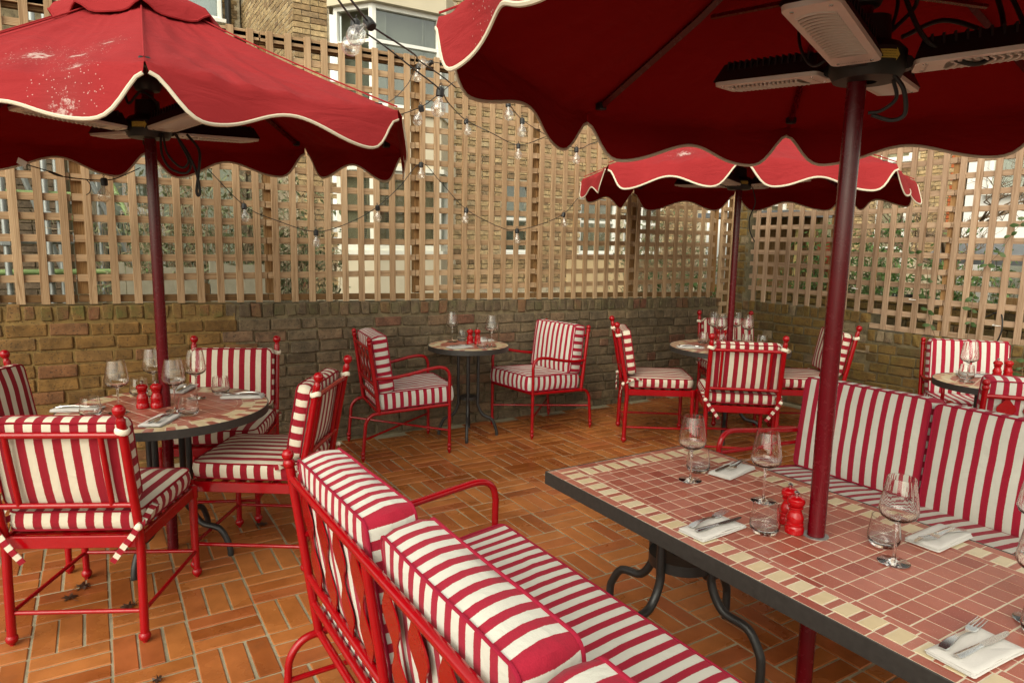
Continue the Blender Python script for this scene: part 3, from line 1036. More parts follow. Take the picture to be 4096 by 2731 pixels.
# ------------------------------------------------------------------ dining chair, seat faces local +Y
def make_dining_chair(label, group):
    t = thing('dining_chair', label, 'chair', group=group)
    hw, fy, ry = 0.245, 0.262, -0.262
    for s in (-1, 1):
        m = MB()
        m.tube([(s * hw, fy, 0.03), (s * hw, fy, 0.40)], [0.0135, 0.016], 12)
        m.lathe([(0.0, 0.442), (0.012, 0.441), (0.019, 0.434), (0.020, 0.385), (0.0165, 0.380)], 12, Matrix.Translation((s * hw, fy, 0)))
        l = m.build('leg', 'chair_red', t)
        MB().sphere((s * hw, fy, 0.028), 0.022, 14, 10).tube([(s * hw, fy, 0.0), (s * hw, fy, 0.012)], 0.009, 8).build('ball_foot', 'chair_red', l)
        m = MB()
        m.tube(spline([(s * hw, ry, 0.03), (s * hw, ry + 0.006, 0.25), (s * hw, ry + 0.01, 0.43), (s * hw, ry - 0.03, 0.65), (s * hw, ry - 0.078, 0.905)], 5), 0.0165, 12)
        l = m.build('post', 'chair_red', t)
        MB().sphere((s * hw, ry, 0.028), 0.022, 14, 10).tube([(s * hw, ry, 0.0), (s * hw, ry, 0.012)], 0.009, 8).build('ball_foot', 'chair_red', l)
        f = MB()
        M = Matrix.Translation((s * hw, ry - 0.078, 0.90)) @ Matrix.Rotation(0.19, 4, 'X')
        f.lathe([(0.0155, -0.02), (0.0165, 0.004), (0.013, 0.010), (0.012, 0.018), (0.0185, 0.026), (0.0225, 0.036), (0.0225, 0.046), (0.018, 0.056), (0.010, 0.062), (0.0, 0.064)], 14, M)
        f.build('finial', 'chair_red', l)
    for a, b in (((-hw, fy), (hw, fy)), ((-hw, ry + 0.008), (hw, ry + 0.008)), ((-hw, ry + 0.008), (-hw, fy)), ((hw, ry + 0.008), (hw, fy))):
        c = ((a[0] + b[0]) / 2, (a[1] + b[1]) / 2, 0.411)
        sx, sy = abs(a[0] - b[0]), abs(a[1] - b[1])
        MB().box(c, (max(sx - 0.02, 0.018), max(sy - 0.02, 0.018), 0.048), 0.003).build('apron', 'chair_red', t)
        MB().tube([(a[0], a[1], 0.128), (b[0], b[1], 0.128)], 0.0085, 10).build('stretcher', 'chair_red', t)
    for k in range(6):
        y = -0.2 + k * 0.08
        MB().box((0, y, 0.425), (0.47, 0.03, 0.006)).build('seat_slat', 'chair_red', t)
    yb = lambda z: ry + 0.01 - 0.088 * (z - 0.43) / 0.475
    MB().tube([(-hw, yb(0.845), 0.845), (hw, yb(0.845), 0.845)], 0.0125, 12).build('top_rail', 'chair_red', t)
    MB().tube([(-hw, yb(0.562), 0.562), (hw, yb(0.562), 0.562)], 0.011, 12).build('lower_rail', 'chair_red', t)
    for s in (-1, 1):
        MB().tube([(s * 0.165, yb(0.56), 0.56), (s * 0.165, yb(0.84), 0.84)], 0.0105, 10).build('back_bar', 'chair_red', t)
    cushion(t, 'seat_cushion', 0.243, 0.25, 0.07, 0.0635, 'stripe_dining', 'piping_dining', (0, 0.012, 0.487), None, 0.045, 0.016, 1)
    ang = PI / 2 + 0.175
    cushion(t, 'back_cushion', 0.232, 0.168, 0.062, 0.0635, 'stripe_dining', 'piping_dining', (0, yb(0.725) + 0.062, 0.722), (ang, 0, 0), 0.03, 0.014, 2)
    for s in (-1, 1):
        m = MB()
        m.tube([(s * hw + 0.0215 * math.cos(a) * 1.05, yb(0.862) + 0.0215 * math.sin(a), 0.862 + 0.004 * math.sin(a * 2)) for a in [2 * PI * k / 14 for k in range(14)]], 0.011, 6, closed=True, flatten=(1.0, 0.35))
        m.build('tab', 'tab_cloth', t)
        tie(t, [(s * (hw - 0.02), ry + 0.03, 0.50), (s * (hw + 0.018), ry - 0.002, 0.485), (s * (hw + 0.01), ry - 0.026, 0.478), (s * (hw - 0.01), ry - 0.03, 0.445), (s * (hw - 0.045), ry - 0.036, 0.40), (s * (hw - 0.085), ry - 0.034, 0.345)])
        tie(t, [(s * (hw + 0.012), ry - 0.026, 0.478), (s * (hw + 0.02), ry + 0.02, 0.50), (s * (hw + 0.026), ry + 0.075, 0.522), (s * (hw + 0.02), ry + 0.12, 0.515)])
        MB().sphere((s * (hw + 0.012), ry - 0.022, 0.478), 0.014, 8, 6).build('tie_knot', 'tab_cloth', t)
    return t

def place_chair(x, y, f, label, group):
    return dup(dine0, (x, y, 0), math.atan2(f[1], f[0]) - PI / 2, label, group)
gl, gb = 'striped dining chairs round the near left table', 'striped dining chairs round the far table'
dine0 = make_dining_chair('striped dining chair with its back to us at the left table', gl)
dine0.location = (-0.021, 3.162, 0)
dine0.rotation_euler = (0, 0, math.atan2(0.476, 0.244) - PI / 2)
place_chair(0.57, 4.13, (-0.408, -0.913), 'striped dining chair behind the left table, its back to the brick wall', gl)
place_chair(0.672, 3.43, (-0.838, 0.546), 'striped dining chair on the right side of the left table, facing left', gl)
place_chair(-0.275, 3.954, (0.839, -0.545), 'striped dining chair cut by the left edge of the picture', gl)
place_chair(4.03, 3.385, (0.639, 0.77), 'striped dining chair with its back to us at the far corner table', gb)
place_chair(3.866, 4.077, (0.82, -0.572), 'striped dining chair left of the far corner table, turned right', gb)
place_chair(4.884, 4.135, (-0.51, -0.86), 'striped dining chair behind the far corner table, half hidden by glasses', gb)
place_chair(4.948, 3.52, (-0.82, 0.572), 'striped dining chair right of the far corner table, partly behind the parasol pole', gb)

# ------------------------------------------------------------------ lounge seats (armchair and bench share the frame)
def wavy_plate(parent, x, z0, z1, y_of, wmax=0.036, name='wavy_splat'):
    n = 18
    vs, fs = [], []
    for i in range(n + 1):
        t = i / n
        z = z0 + (z1 - z0) * t
        wd = 0.010 + wmax * (0.5 - 0.5 * math.cos(2 * PI * t * 2)) if True else 0
        y = y_of(z)
        for dx, dy in ((-wd, -0.002), (wd, -0.002), (wd, 0.002), (-wd, 0.002)):
            vs.append((x + dx, y + dy, z))
    for i in range(n):
        a, b = i * 4, i * 4 + 4
        for s in range(4):
            q = (s + 1) % 4
            fs.append((a + s, a + q, b + q, b + s))
    fs += [(3, 2, 1, 0), (n * 4, n * 4 + 1, n * 4 + 2, n * 4 + 3)]
    MB().add(vs, fs, flat=True).build(name, 'chair_red', parent)

def double_ball(m, x, y):
    m.sphere((x, y, 0.062), 0.017, 12, 8)
    m.sphere((x, y, 0.033), 0.016, 12, 8)
    m.lathe([(0.006, 0.0), (0.009, 0.008), (0.011, 0.02)], 10, Matrix.Translation((x, y, 0)))

def make_lounge(name, label, cat, hw, seats, front, rear_b, rear_t, S, group=None, period=0.058, arm_bar=False, pipe='piping_lounge', gap=0.02, cushions=True):
    """front/rear_b/rear_t: local Y of front legs, back post foot and back post top. S: heights"""
    t = thing(name, label, cat, group=group)
    zs, zr, za, zt, zf = S['seat'], S['rear'], S['arm'], S['top'], S['finial']
    rr = 0.0125
    yb = lambda z: rear_b + (rear_t - rear_b) * (z - zr) / (zf - zr)
    for s in (-1, 1):
        x = s * hw
        m = MB()
        m.tube(spline([(x, front, 0.05), (x, front, za - 0.16), (x, front, za - 0.07), (x, front - 0.02, za - 0.02), (x, front - 0.07, za), (x, front - 0.16, za - 0.008), (x, (front + rear_b) / 2, za - 0.03), (x, rear_b + 0.10, za - 0.055), (x, yb(za - 0.06), za - 0.056)], 6), rr, 12)
        a = m.build('arm', 'chair_red', t)
        f = MB(); double_ball(f, x, front)
        f.build('ball_foot', 'chair_red', a)
        m = MB()
        m.tube([(x, front, zs), (x, rear_b - 0.005, zr), ] , rr, 10)
        m.build('side_rail', 'chair_red', t)
        m = MB()
        m.tube(spline([(x, rear_b + 0.03, zr + 0.002), (x, rear_b - 0.05, zr - 0.008), (x, rear_b - 0.095, zr - 0.06), (x, rear_b - 0.105, zr - 0.14), (x, rear_b - 0.12, 0.05)], 6), rr, 12)
        l = m.build('leg', 'chair_red', t)
        f = MB(); double_ball(f, x, rear_b - 0.12)
        f.build('ball_foot', 'chair_red', l)
        m = MB()
        m.tube([(x, yb(zr), zr - 0.01), (x, yb(zf - 0.05), zf - 0.05)], rr * 1.15, 12)
        p = m.build('post', 'chair_red', t)
        f = MB()
        f.sphere((x, yb(zf - 0.036), zf - 0.040), 0.0185, 14, 10)
        f.sphere((x, yb(zf - 0.012), zf - 0.012), 0.0185, 14, 10)
        f.build('finial', 'chair_red', p)
        if arm_bar:
            MB().tube([(x, front, za - 0.095), (x, yb(za - 0.13), za - 0.125)], rr * 0.8, 10).build('arm_bar', 'chair_red', t)
    MB().tube([(-hw, front, zs), (hw, front, zs)], rr, 10).build('front_rail', 'chair_red', t)
    for z, nm in ((zr, 'rear_rail'), (zr + 0.105, 'lower_rail'), (zr + 0.20, 'middle_rail'), (zt, 'top_rail')):
        MB().tube([(-hw, yb(z), z), (hw, yb(z), z)], rr, 12).build(nm, 'chair_red', t)
    joints = [-hw + 2 * hw * i / seats for i in range(1, seats)]
    for x in joints:
        MB().tube([(x, yb(zr), zr), (x, yb(zt), zt)], rr, 12).build('back_bar', 'chair_red', t)
        l = MB().tube([(x, front, 0.05), (x, front, zs)], rr, 12).build('leg', 'chair_red', t)
        f = MB(); double_ball(f, x, front)
        f.build('ball_foot', 'chair_red', l)
        l = MB().tube(spline([(x, rear_b + 0.03, zr), (x, rear_b - 0.05, zr - 0.01), (x, rear_b - 0.10, zr - 0.09), (x, rear_b - 0.12, 0.05)], 5), rr, 12).build('leg', 'chair_red', t)
        f = MB(); double_ball(f, x, rear_b - 0.12)
        f.build('ball_foot', 'chair_red', l)
    pw = 2 * hw / seats
    for i in range(seats):
        for k in range(4):
            x = -hw + pw * i + pw * (k + 0.75) / 4.5 + pw * 0.03
            wavy_plate(t, x, zr + 0.205, zt - 0.005, yb)
    # low stretchers
    if seats == 1:
        for s in (-1, 1):
            MB().tube([(s * hw, front, 0.175), (-s * hw, rear_b - 0.112, 0.18 + 0.018 * s)], 0.008, 10).build('stretcher', 'chair_red', t)
    else:
        for s in (-1, 1):
            MB().tube([(s * hw, front, 0.16), (s * hw, rear_b - 0.112, 0.16)], 0.009, 10).build('stretcher', 'chair_red', t)
    ny = int((front - rear_b) / 0.1)
    for k in range(1, ny):
        q = k / ny
        MB().box((0, front + (rear_b - front) * q, zs + (zr - zs) * q - 0.003), (2 * hw - 0.02, 0.025, 0.005)).build('seat_slat', 'chair_red', t)
    if cushions:
        dep = (front - rear_b) / 2 + 0.012
        th = S['cush']
        slope = math.atan2(zs - zr, front - rear_b)
        cushion(t, 'seat_cushion', hw - 0.014, dep, th - 0.018, period, 'stripe_lounge', pipe, (0, (front + rear_b) / 2 + 0.022, (zs + zr) / 2 + 0.012 + th / 2), (slope, 0, 0), 0.03, 0.016, 5, sag=0.012 if seats == 1 else 0.0)
        lean = math.atan2(rear_b - rear_t, zf - zr)
        bh = S['back_h'] / 2
        zc = S['back_top'] - bh * math.cos(lean)
        for i in range(seats):
            cw = pw / 2 - gap
            x = -hw + pw * (i + 0.5)
            up_ = (-0.012, -0.018, -0.014)[i] if seats > 1 else 0.0
            fw_ = (0.0, 0.012, -0.004)[i] if seats > 1 else 0.0
            cushion(t, 'back_cushion', cw, bh, S['back_th'], period, 'stripe_lounge', pipe, (x, yb(zc) + S['back_th'] / 2 + 0.026 + fw_, zc + up_), (PI / 2 + lean * 1.02, random.uniform(-0.015, 0.015), 0), 0.028, 0.018, 7 + i, phase=0.25)
    return t

SA = dict(seat=0.372, rear=0.345, arm=0.652, top=0.80, finial=0.885, cush=0.135, back_h=0.40, back_th=0.105, back_top=0.885)
ga = 'striped armchairs at the two small bistro tables'
arm0 = make_lounge('armchair', 'striped armchair by the brick wall, left of the small bistro table', 'armchair', 0.275, 1, 0.285, -0.235, -0.305, SA, ga)
arm0.location = (1.925, 4.742, 0)
arm0.rotation_euler = (0, 0, R_(-7.7) - PI / 2)
dup(arm0, (3.165, 4.745, 0), R_(186) - PI / 2, 'striped armchair by the brick wall, right of the small bistro table', ga)
dup(arm0, (5.40, 2.40, 0), math.atan2(-0.666, -0.745) - PI / 2, 'striped armchair facing us behind the small table at the right edge', ga)
dup(arm0, (4.37, 1.70, 0), math.atan2(0.666, 0.745) - PI / 2, 'striped armchair with its back to us at the right edge of the picture', ga)

SB = dict(seat=0.375, rear=0.295, arm=0.695, top=0.825, finial=0.915, cush=0.145, back_h=0.445, back_th=0.125, back_top=0.918)
gs = 'striped three seat benches along the long table'
b1 = make_lounge('garden_bench', 'striped three seat bench in the foreground, seen from behind', 'bench', 0.95, 3, 0.36, -0.30, -0.385, SB, gs, 0.0545, gap=0.026)
b1.location = (0.868, 1.125, 0)
b1.rotation_euler = (0, 0, -PI / 2 + 0.02)
b2 = make_lounge('garden_bench', 'striped three seat bench on the far side of the long mosaic table', 'bench', 0.95, 3, 0.36, -0.30, -0.385, SB, gs, 0.058, arm_bar=True, gap=0.013)
b2.location = (2.80, 1.175, 0)
b2.rotation_euler = (0, 0, PI / 2)
# ------------------------------------------------------------------ mosaic tables
def clip_poly(poly, circ):
    for i in range(len(circ)):
        a, b = circ[i], circ[(i + 1) % len(circ)]
        out = []
        side = lambda p: (b[0] - a[0]) * (p[1] - a[1]) - (b[1] - a[1]) * (p[0] - a[0])
        for j in range(len(poly)):
            p, q = poly[j], poly[(j + 1) % len(poly)]
            sp, sq = side(p), side(q)
            if sp >= 0:
                out.append(p)
            if sp * sq < 0:
                t = sp / (sp - sq)
                out.append((p[0] + (q[0] - p[0]) * t, p[1] + (q[1] - p[1]) * t))
        poly = out
        if len(poly) < 3:
            return []
    return poly

def tile_obj(parent, poly, z, mat):
    cx = sum(p[0] for p in poly) / len(poly)
    cy = sum(p[1] for p in poly) / len(poly)
    MB().prism([(x - cx, y - cy) for x, y in poly], -0.006, 0.0).build('mosaic_tile', mat, parent, (cx, cy, z + random.uniform(-0.0002, 0.0005)))

def area(poly):
    return abs(sum(poly[i][0] * poly[(i + 1) % len(poly)][1] - poly[(i + 1) % len(poly)][0] * poly[i][1] for i in range(len(poly)))) / 2

def pedestal(t, cx, cy, ztop, disc_z, r_top, r_disc, r_foot, ang0, tube_r=0.0125, hole=False, flare_z=0.05):
    for k in range(4):
        a = ang0 + k * PI / 2
        c, s = math.cos(a), math.sin(a)
        P = lambda r, z: (cx + r * c, cy + r * s, z)
        pts = [P(r_top, ztop), P(r_top, disc_z + 0.03), P(r_disc, disc_z - 0.06), P(r_disc + (r_foot - r_disc) * 0.25, disc_z - 0.14), P(r_disc + (r_foot - r_disc) * 0.72, flare_z + 0.085), P(r_foot - 0.012, flare_z + 0.02), P(r_foot, flare_z - 0.025), P(r_foot, 0.0)]
        MB().tube(spline(pts, 5), tube_r, 10).build('leg', 'black_iron', t)
    d = MB()
    ro = r_disc - tube_r * 0.6
    if hole:
        d.lathe([(0.045, disc_z - 0.02), (ro, disc_z - 0.02), (ro, disc_z + 0.02), (0.045, disc_z + 0.02)], 32, Matrix.Translation((cx, cy, 0)), closed=True)
    else:
        d.lathe([(0.001, disc_z - 0.012), (ro, disc_z - 0.012), (ro, disc_z + 0.012), (0.001, disc_z + 0.012)], 24, Matrix.Translation((cx, cy, 0)))
    d.build('leg_ring', 'black_iron', t, angle=30)

def round_table(name, label, cx, cy, R, T, rz, foot, tube_top, ring_z, group, hole_r=0.0, pitch=0.058, tr=0.0125):
    t = thing(name, label, 'table', (cx, cy, 0), rz, group)
    e = MB()
    e.lathe([(R - 0.02, T - 0.038), (R, T - 0.038), (R, T + 0.0005), (R - 0.004, T + 0.0005), (R - 0.004, T - 0.006), (R - 0.02, T - 0.008)], 72, closed=True)
    e.build('edge_band', 'table_edge', t, angle=30)
    MB().lathe([(max(hole_r, 0.001), T - 0.03), (R - 0.003, T - 0.03), (R - 0.003, T - 0.0009), (max(hole_r, 0.001), T - 0.0009)], 64).build('grout_bed', 'grout', t, angle=30)
    pedestal(t, 0, 0, T - 0.03, ring_z, tube_top, tube_top, foot, 0.5, tr)
    g = 0.0027
    circ = lambda r, n=40: [(r * math.cos(2 * PI * k / n), r * math.sin(2 * PI * k / n)) for k in range(n)]
    def ring(r0, r1, n, pick, off=0.0):
        for k in range(n):
            a0, a1 = 2 * PI * (k + off) / n, 2 * PI * (k + 1 + off) / n
            gi, go = g / r0, g / r1
            tile_obj(t, [(r0 * math.cos(a0 + gi), r0 * math.sin(a0 + gi)), (r1 * math.cos(a0 + go), r1 * math.sin(a0 + go)), (r1 * math.cos(a1 - go), r1 * math.sin(a1 - go)), (r0 * math.cos(a1 - gi), r0 * math.sin(a1 - gi))][::-1], T, pick(k))
    w = 0.055 if R > 0.4 else 0.042
    R0 = R - 0.007
    n1 = int(2 * PI * R0 / 0.045) // 2 * 2
    ring(R0 - w, R0, n1, lambda k: 'mosaic_cream' if (k % 2 == 0 or R < 0.4 and k % 5 == 0) else 'mosaic_red')
    n2 = int(2 * PI * (R0 - w) / (0.062 if R > 0.4 else 0.05))
    ring(R0 - 2 * w - 0.002, R0 - w - 0.003, n2, lambda k: 'mosaic_red' if (k % 3 == 1 if R > 0.4 else k % 9 == 4) else 'mosaic_cream', 0.3)
    ri = R0 - 2 * w - 0.005
    if R > 0.4:
        n3 = int(2 * PI * ri / 0.075)
        ring(ri - 0.022, ri, n3, lambda k: 'mosaic_red', 0.1)
        ri -= 0.025
    px, py = pitch * 1.18, pitch * 0.86
    nx, ny = int(ri / px) + 2, int(ri / py) + 2
    cc = circ(ri)
    for i in range(-nx, nx + 1):
        for j in range(-ny, ny + 1):
            x, y = (i + 0.5) * px, j * py
            p = [(x - px / 2 + g, y - py / 2 + g), (x + px / 2 - g, y - py / 2 + g), (x + px / 2 - g, y + py / 2 - g), (x - px / 2 + g, y + py / 2 - g)]
            if hole_r and math.hypot(x, y) < hole_r + 0.02:
                continue
            q = clip_poly(p, cc)
            if len(q) > 2 and area(q) > 0.0002:
                tile_obj(t, q, T, 'mosaic_red')
    return t

T_RECT, T_L, T_S = 0.675, 0.737, 0.745
gt = 'round mosaic tables'
round_table('mosaic_table', 'large round mosaic table under the left parasol, set for four', 0.252, 3.632, 0.468, T_L, 0.4, 0.30, 0.105, 0.30, gt, 0.0, 0.062, 0.015)
round_table('mosaic_table', 'small round bistro mosaic table between two armchairs by the wall', 2.516, 4.795, 0.322, T_S, 0.55, 0.235, 0.08, 0.315, gt)
round_table('mosaic_table', 'large round mosaic table in the far corner among four chairs', 4.39, 3.785, 0.475, T_S, 0.2, 0.30, 0.105, 0.30, gt, 0.0, 0.062, 0.015)
round_table('mosaic_table', 'small round mosaic table at the right edge of the picture', 4.755, 2.01, 0.325, T_S, 0.3, 0.235, 0.08, 0.315, gt)

# long table
TX, TY, HX, HY = 1.851, 1.215, 0.40, 0.90
lt = thing('mosaic_table', 'long rectangular mosaic table in the foreground with parasol pole through it', 'table', (TX, TY, 0))
for sx, sy, ex, ey in ((0, 1, HX, 0.003), (0, -1, HX, 0.003), (1, 0, 0.003, HY - 0.006), (-1, 0, 0.003, HY - 0.006)):
    MB().box((sx * (HX - 0.003), sy * (HY - 0.003), T_RECT - 0.0245), (2 * ex, 2 * ey, 0.05), 0.0008).build('edge_band', 'table_edge', lt)
gb_ = MB()
gb_.box((0, 0, T_RECT - 0.018), (2 * HX - 0.0125, 2 * HY - 0.0125, 0.0344))
gb_.build('grout_bed', 'grout', lt)
rects = []
def rt(x0, x1, y0, y1, m):
    gpx = random.uniform(0.0017, 0.0027)
    rects.append((x0 + gpx, x1 - gpx, y0 + gpx, y1 - gpx, m))
PA = 0.0655
w1, w2, w3 = 0.036, 0.070, 0.026
ix, iy = HX - 0.007, HY - 0.007
for s in (-1, 1):          # long sides
    y = -iy
    k = 0
    while y < iy - 0.01:
        rt(*sorted((s * ix, s * (ix - w1))), y, min(y + 0.0985, iy), 'mosaic_red')
        y += 0.0985
    y = -iy + w1
    while y < iy - w1 - 0.01:
        y2 = min(y + PA, iy - w1)
        rt(*sorted((s * (ix - w1), s * (ix - w1 - w2))), y, min(y + 0.041, y2), 'mosaic_cream')
        if y + 0.041 < y2 - 0.004:
            rt(*sorted((s * (ix - w1), s * (ix - w1 - w2))), y + 0.041, y2, 'mosaic_red')
        y += PA
    y = -iy + w1 + w2
    while y < iy - w1 - w2 - 0.01:
        rt(*sorted((s * (ix - w1 - w2), s * (ix - w1 - w2 - w3))), y, min(y + 0.082, iy - w1 - w2), 'mosaic_red')
        y += 0.082
for s in (-1, 1):          # short sides
    x = -ix + w1
    while x < ix - w1 - 0.01:
        rt(x, min(x + 0.0985, ix - w1), *sorted((s * iy, s * (iy - w1))), 'mosaic_red')
        x += 0.0985
    x = -ix + w1 + w2
    while x < ix - w1 - w2 - 0.01:
        x2 = min(x + PA, ix - w1 - w2)
        rt(x, min(x + 0.023, x2), *sorted((s * (iy - w1), s * (iy - w1 - w2))), 'mosaic_red')
        if x + 0.023 < x2 - 0.004:
            rt(x + 0.023, x2, *sorted((s * (iy - w1), s * (iy - w1 - w2))), 'mosaic_cream')
        x += PA
    x = -ix + w1 + w2 + w3
    while x < ix - w1 - w2 - w3 - 0.01:
        rt(x, min(x + 0.082, ix - w1 - w2 - w3), *sorted((s * (iy - w1 - w2), s * (iy - w1 - w2 - w3))), 'mosaic_red')
        x += 0.082
jx, jy = ix - w1 - w2 - w3, iy - w1 - w2 - w3
nx, ny = 8, 23
for i in range(nx):
    for j in range(ny):
        x0, x1 = -jx + 2 * jx * i / nx, -jx + 2 * jx * (i + 1) / nx
        y0, y1 = -jy + 2 * jy * j / ny, -jy + 2 * jy * (j + 1) / ny
        rt(x0, x1, y0, y1, 'mosaic_red')
pcs = []
for x0, x1, y0, y1, m in rects:
    if x1 - x0 < 0.004 or y1 - y0 < 0.004: continue
    me = MB().box((0, 0, 0), (x1 - x0, y1 - y0, 0.006), 0.0006).mesh('mosaic_tile', m, 0)
    c = ((x0 + x1) / 2, (y0 + y1) / 2, T_RECT - 0.003 + random.uniform(-0.0002, 0.0006))
    pcs.append((me, Matrix.Translation(c) @ Matrix.Rotation(random.gauss(0, 0.004), 4, 'Z'), (c[0] + TX, c[1] + TY, c[2])))
emit(lt, 'mosaic_tile', pcs, 300, 'mosaic_tile_field')
MB().lathe([(0.026, T_RECT + 0.0005), (0.038, T_RECT + 0.0005), (0.038, T_RECT + 0.003), (0.026, T_RECT + 0.003)], 32, closed=True).build('pole_collar', 'galvanised', lt, angle=30)
for cy in (0.545, -0.545):
    pedestal(lt, 0.0, cy, T_RECT - 0.05, 0.375, 0.135, 0.135, 0.345, R_(10), 0.0165, True, 0.13)

# ------------------------------------------------------------------ parasols
def scallop(s, zc, zm, zb):
    return zb + (zc - zb) * (math.exp(-(s / 0.085) ** 2) + math.exp(-((1 - s) / 0.085) ** 2)) + (zm - zb) * math.exp(-((s - 0.5) / 0.19) ** 2)

def parasol(label, base, cx, cy, R, rot, zc, zm, zb, apex, tilt, seed, cap_r=0.33, dz=None, dirt_spots=(), group=None, drs=None, flare=0.26):
    t = thing('parasol', label, 'parasol', (base[0], base[1], 0), 0, group)
    ox, oy = cx - base[0], cy - base[1]
    n = 8
    ze = zc + 0.045
    dz = dz or {}
    drs = drs or {}
    def corner(k):
        k %= n
        a = rot + 2 * PI * k / n
        rr = R + drs.get(k, 0)
        x, y = rr * math.cos(a), rr * math.sin(a)
        return Vector((x, y, ze + tilt[0] * x + tilt[1] * y + dz.get(k, 0)))
    top = Vector((-ox * 0.6, -oy * 0.6, apex))
    NS, NT, NW = 40, 26, 6
    for k in range(n):
        A, B = corner(k), corner(k + 1)
        mb = MB()
        vs, fs, dirt = [], [], []
        out = ((A + B) / 2)
        out.z = 0
        out.normalize()
        hem = []
        for j in range(NT + NW + 1):
            for i in range(NS + 1):
                s = i / NS
                E = A.lerp(B, s)
                sag = math.sin(PI * s)
                E = E - Vector((0, 0, 0.028 * sag)) - out * (0.012 * sag)
                if j <= NT:
                    q = (j / NT)
                    q = 0.02 + 0.98 * q
                    P = top.lerp(E, q)
                    P.z -= 0.035 * math.sin(PI * q) * (0.5 + 0.5 * sag)
                    amp = 0.020 * q * min(1, 6 * s * (1 - s))
                    P.z += amp * noise.noise((P.x * 3.2 + seed, P.y * 3.2, 1.7)) + 0.35 * amp * noise.noise((P.x * 9 + seed, P.y * 9, 4.1))
                    rg_ = 1 - abs(noise.noise((s * 5 + q * 3.1 + seed + k * 2.7, q * 1.7 - s * 1.5, 0.6)))
                    rg2 = 1 - abs(noise.noise((s * 8 - q * 4.0 + seed * 2 + k, q * 2.6, 7.6)))
                    P.z += (0.020 * (rg_ ** 4) + 0.010 * rg2 ** 4) * q * min(1, 7 * s * (1 - s)) - 0.012 * q
                else:
                    wv = (j - NT) / NW
                    lift_ = (1 - s) * (A.z - ze) + s * (B.z - ze)
                    zz = scallop(s, zc, zm, zb) + lift_ + 0.012 * noise.noise((s * 3 + k * 2.3, seed, 0.2))
                    drop = (E.z - zz) * wv
                    fl_ = flare + 0.18 * noise.noise((s * 2.2 + k * 1.7, seed * 1.3, 2.0))
                    P = E + out * (drop * fl_ + 0.012 * math.sin(s * 11 + seed + k) * wv)
                    P.z = E.z - drop
                    if j == NT + NW:
                        hem.append(Vector((P.x + ox, P.y + oy, P.z)))
                vs.append((P.x + ox, P.y + oy, P.z))
                d = 0.0
                for dx, dy, dr_ in dirt_spots:
                    d = max(d, math.exp(-(((P.x - dx) ** 2 + (P.y - dy) ** 2) / dr_ ** 2)))
                dirt.append(d)
        W = NS + 1
        for j in range(NT + NW):
            for i in range(NS):
                fs.append((j * W + i, (j + 1) * W + i, (j + 1) * W + i + 1, j * W + i + 1))
        mb.add(vs, fs)
        mb.dirt = dirt
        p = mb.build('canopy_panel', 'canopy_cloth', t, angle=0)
        MB().tube(hem, 0.0062, 6, flatten=(1.0, 0.6)).build('scallop_trim', 'trim_cream', p)
        # seam along the rib
        sm = [top.lerp(A, q) + Vector((ox, oy, 0.004 - 0.0175 * math.sin(PI * q))) for q in [0.1 + 0.9 * z / 12 for z in range(13)]]
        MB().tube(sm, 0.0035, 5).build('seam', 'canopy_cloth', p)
        # rib and strut
        a2 = top.lerp(A, 0.93)
        rb = MB()
        h = Vector((ox, oy, 0))
        r0 = top.lerp(A, 0.05) + h * 0.4 - Vector((0, 0, 0.05))
        r1 = a2 + h - Vector((0, 0, 0.032))
        rb.tube([r0, (r0 + r1) / 2 - Vector((0, 0, 0.022)), r1], 0.0135, 4, flatten=(1.2, 0.85))
        rib = rb.build('rib', 'pole_red', t, angle=30)
        MB().box(tuple(r1), (0.035, 0.035, 0.028), 0.004).build('rib_tip', 'black_plastic', rib)
        mid = top.lerp(A, 0.48) + h - Vector((0, 0, 0.075))
        st = Vector((0, 0, 2.27)) + Vector((A.x, A.y, 0)).normalized() * 0.05
        MB().tube([st, mid], 0.009, 6).build('strut', 'pole_red', rib)
    # vent cap
    for k in range(n):
        A, B = corner(k), corner(k + 1)
        A = top.lerp(A, cap_r / R) + Vector((0, 0, 0.045))
        B = top.lerp(B, cap_r / R) + Vector((0, 0, 0.045))
        tp = top + Vector((0, 0, 0.05))
        vs, fs, hem = [], [], []
        for j in range(7):
            for i in range(11):
                s = i / 10
                E = A.lerp(B, s)
                if j <= 4:
                    P = tp.lerp(E, j / 4)
                else:
                    zz = 0.075 * (1 - 0.6 * math.exp(-(s / 0.16) ** 2) - 0.6 * math.exp(-((1 - s) / 0.16) ** 2))
                    o2 = Vector((E.x, E.y, 0)).normalized()
                    P = E + Vector((0, 0, -zz * (j - 4) / 2)) + o2 * (0.02 * (j - 4) / 2)
                vs.append((P.x + ox, P.y + oy, P.z))
                if j == 6:
                    hem.append((P.x + ox, P.y + oy, P.z))
        for j in range(6):
            for i in range(10):
                fs.append((j * 11 + i, (j + 1) * 11 + i, (j + 1) * 11 + i + 1, j * 11 + i + 1))
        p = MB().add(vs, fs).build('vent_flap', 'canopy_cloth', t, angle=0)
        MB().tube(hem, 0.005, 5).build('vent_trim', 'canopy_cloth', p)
    MB().tube([(0, 0, 0.0), (0, 0, 1.2), (ox * 0.1, oy * 0.1, apex - 0.06)], 0.0255, 20).build('pole', 'pole_red', t)
    MB().lathe([(0.028, 2.21), (0.05, 2.215), (0.062, 2.24), (0.062, 2.285), (0.045, 2.31), (0.028, 2.32)], 20, Matrix.Translation((0, 0, 0)), closed=True).build('runner', 'black_plastic', t)
    MB().lathe([(0.028, apex - 0.14), (0.06, apex - 0.12), (0.06, apex - 0.06), (0.028, apex - 0.04)], 20, Matrix.Translation((ox, oy, 0)), closed=True).build('crown_hub', 'black_plastic', t)
    return t

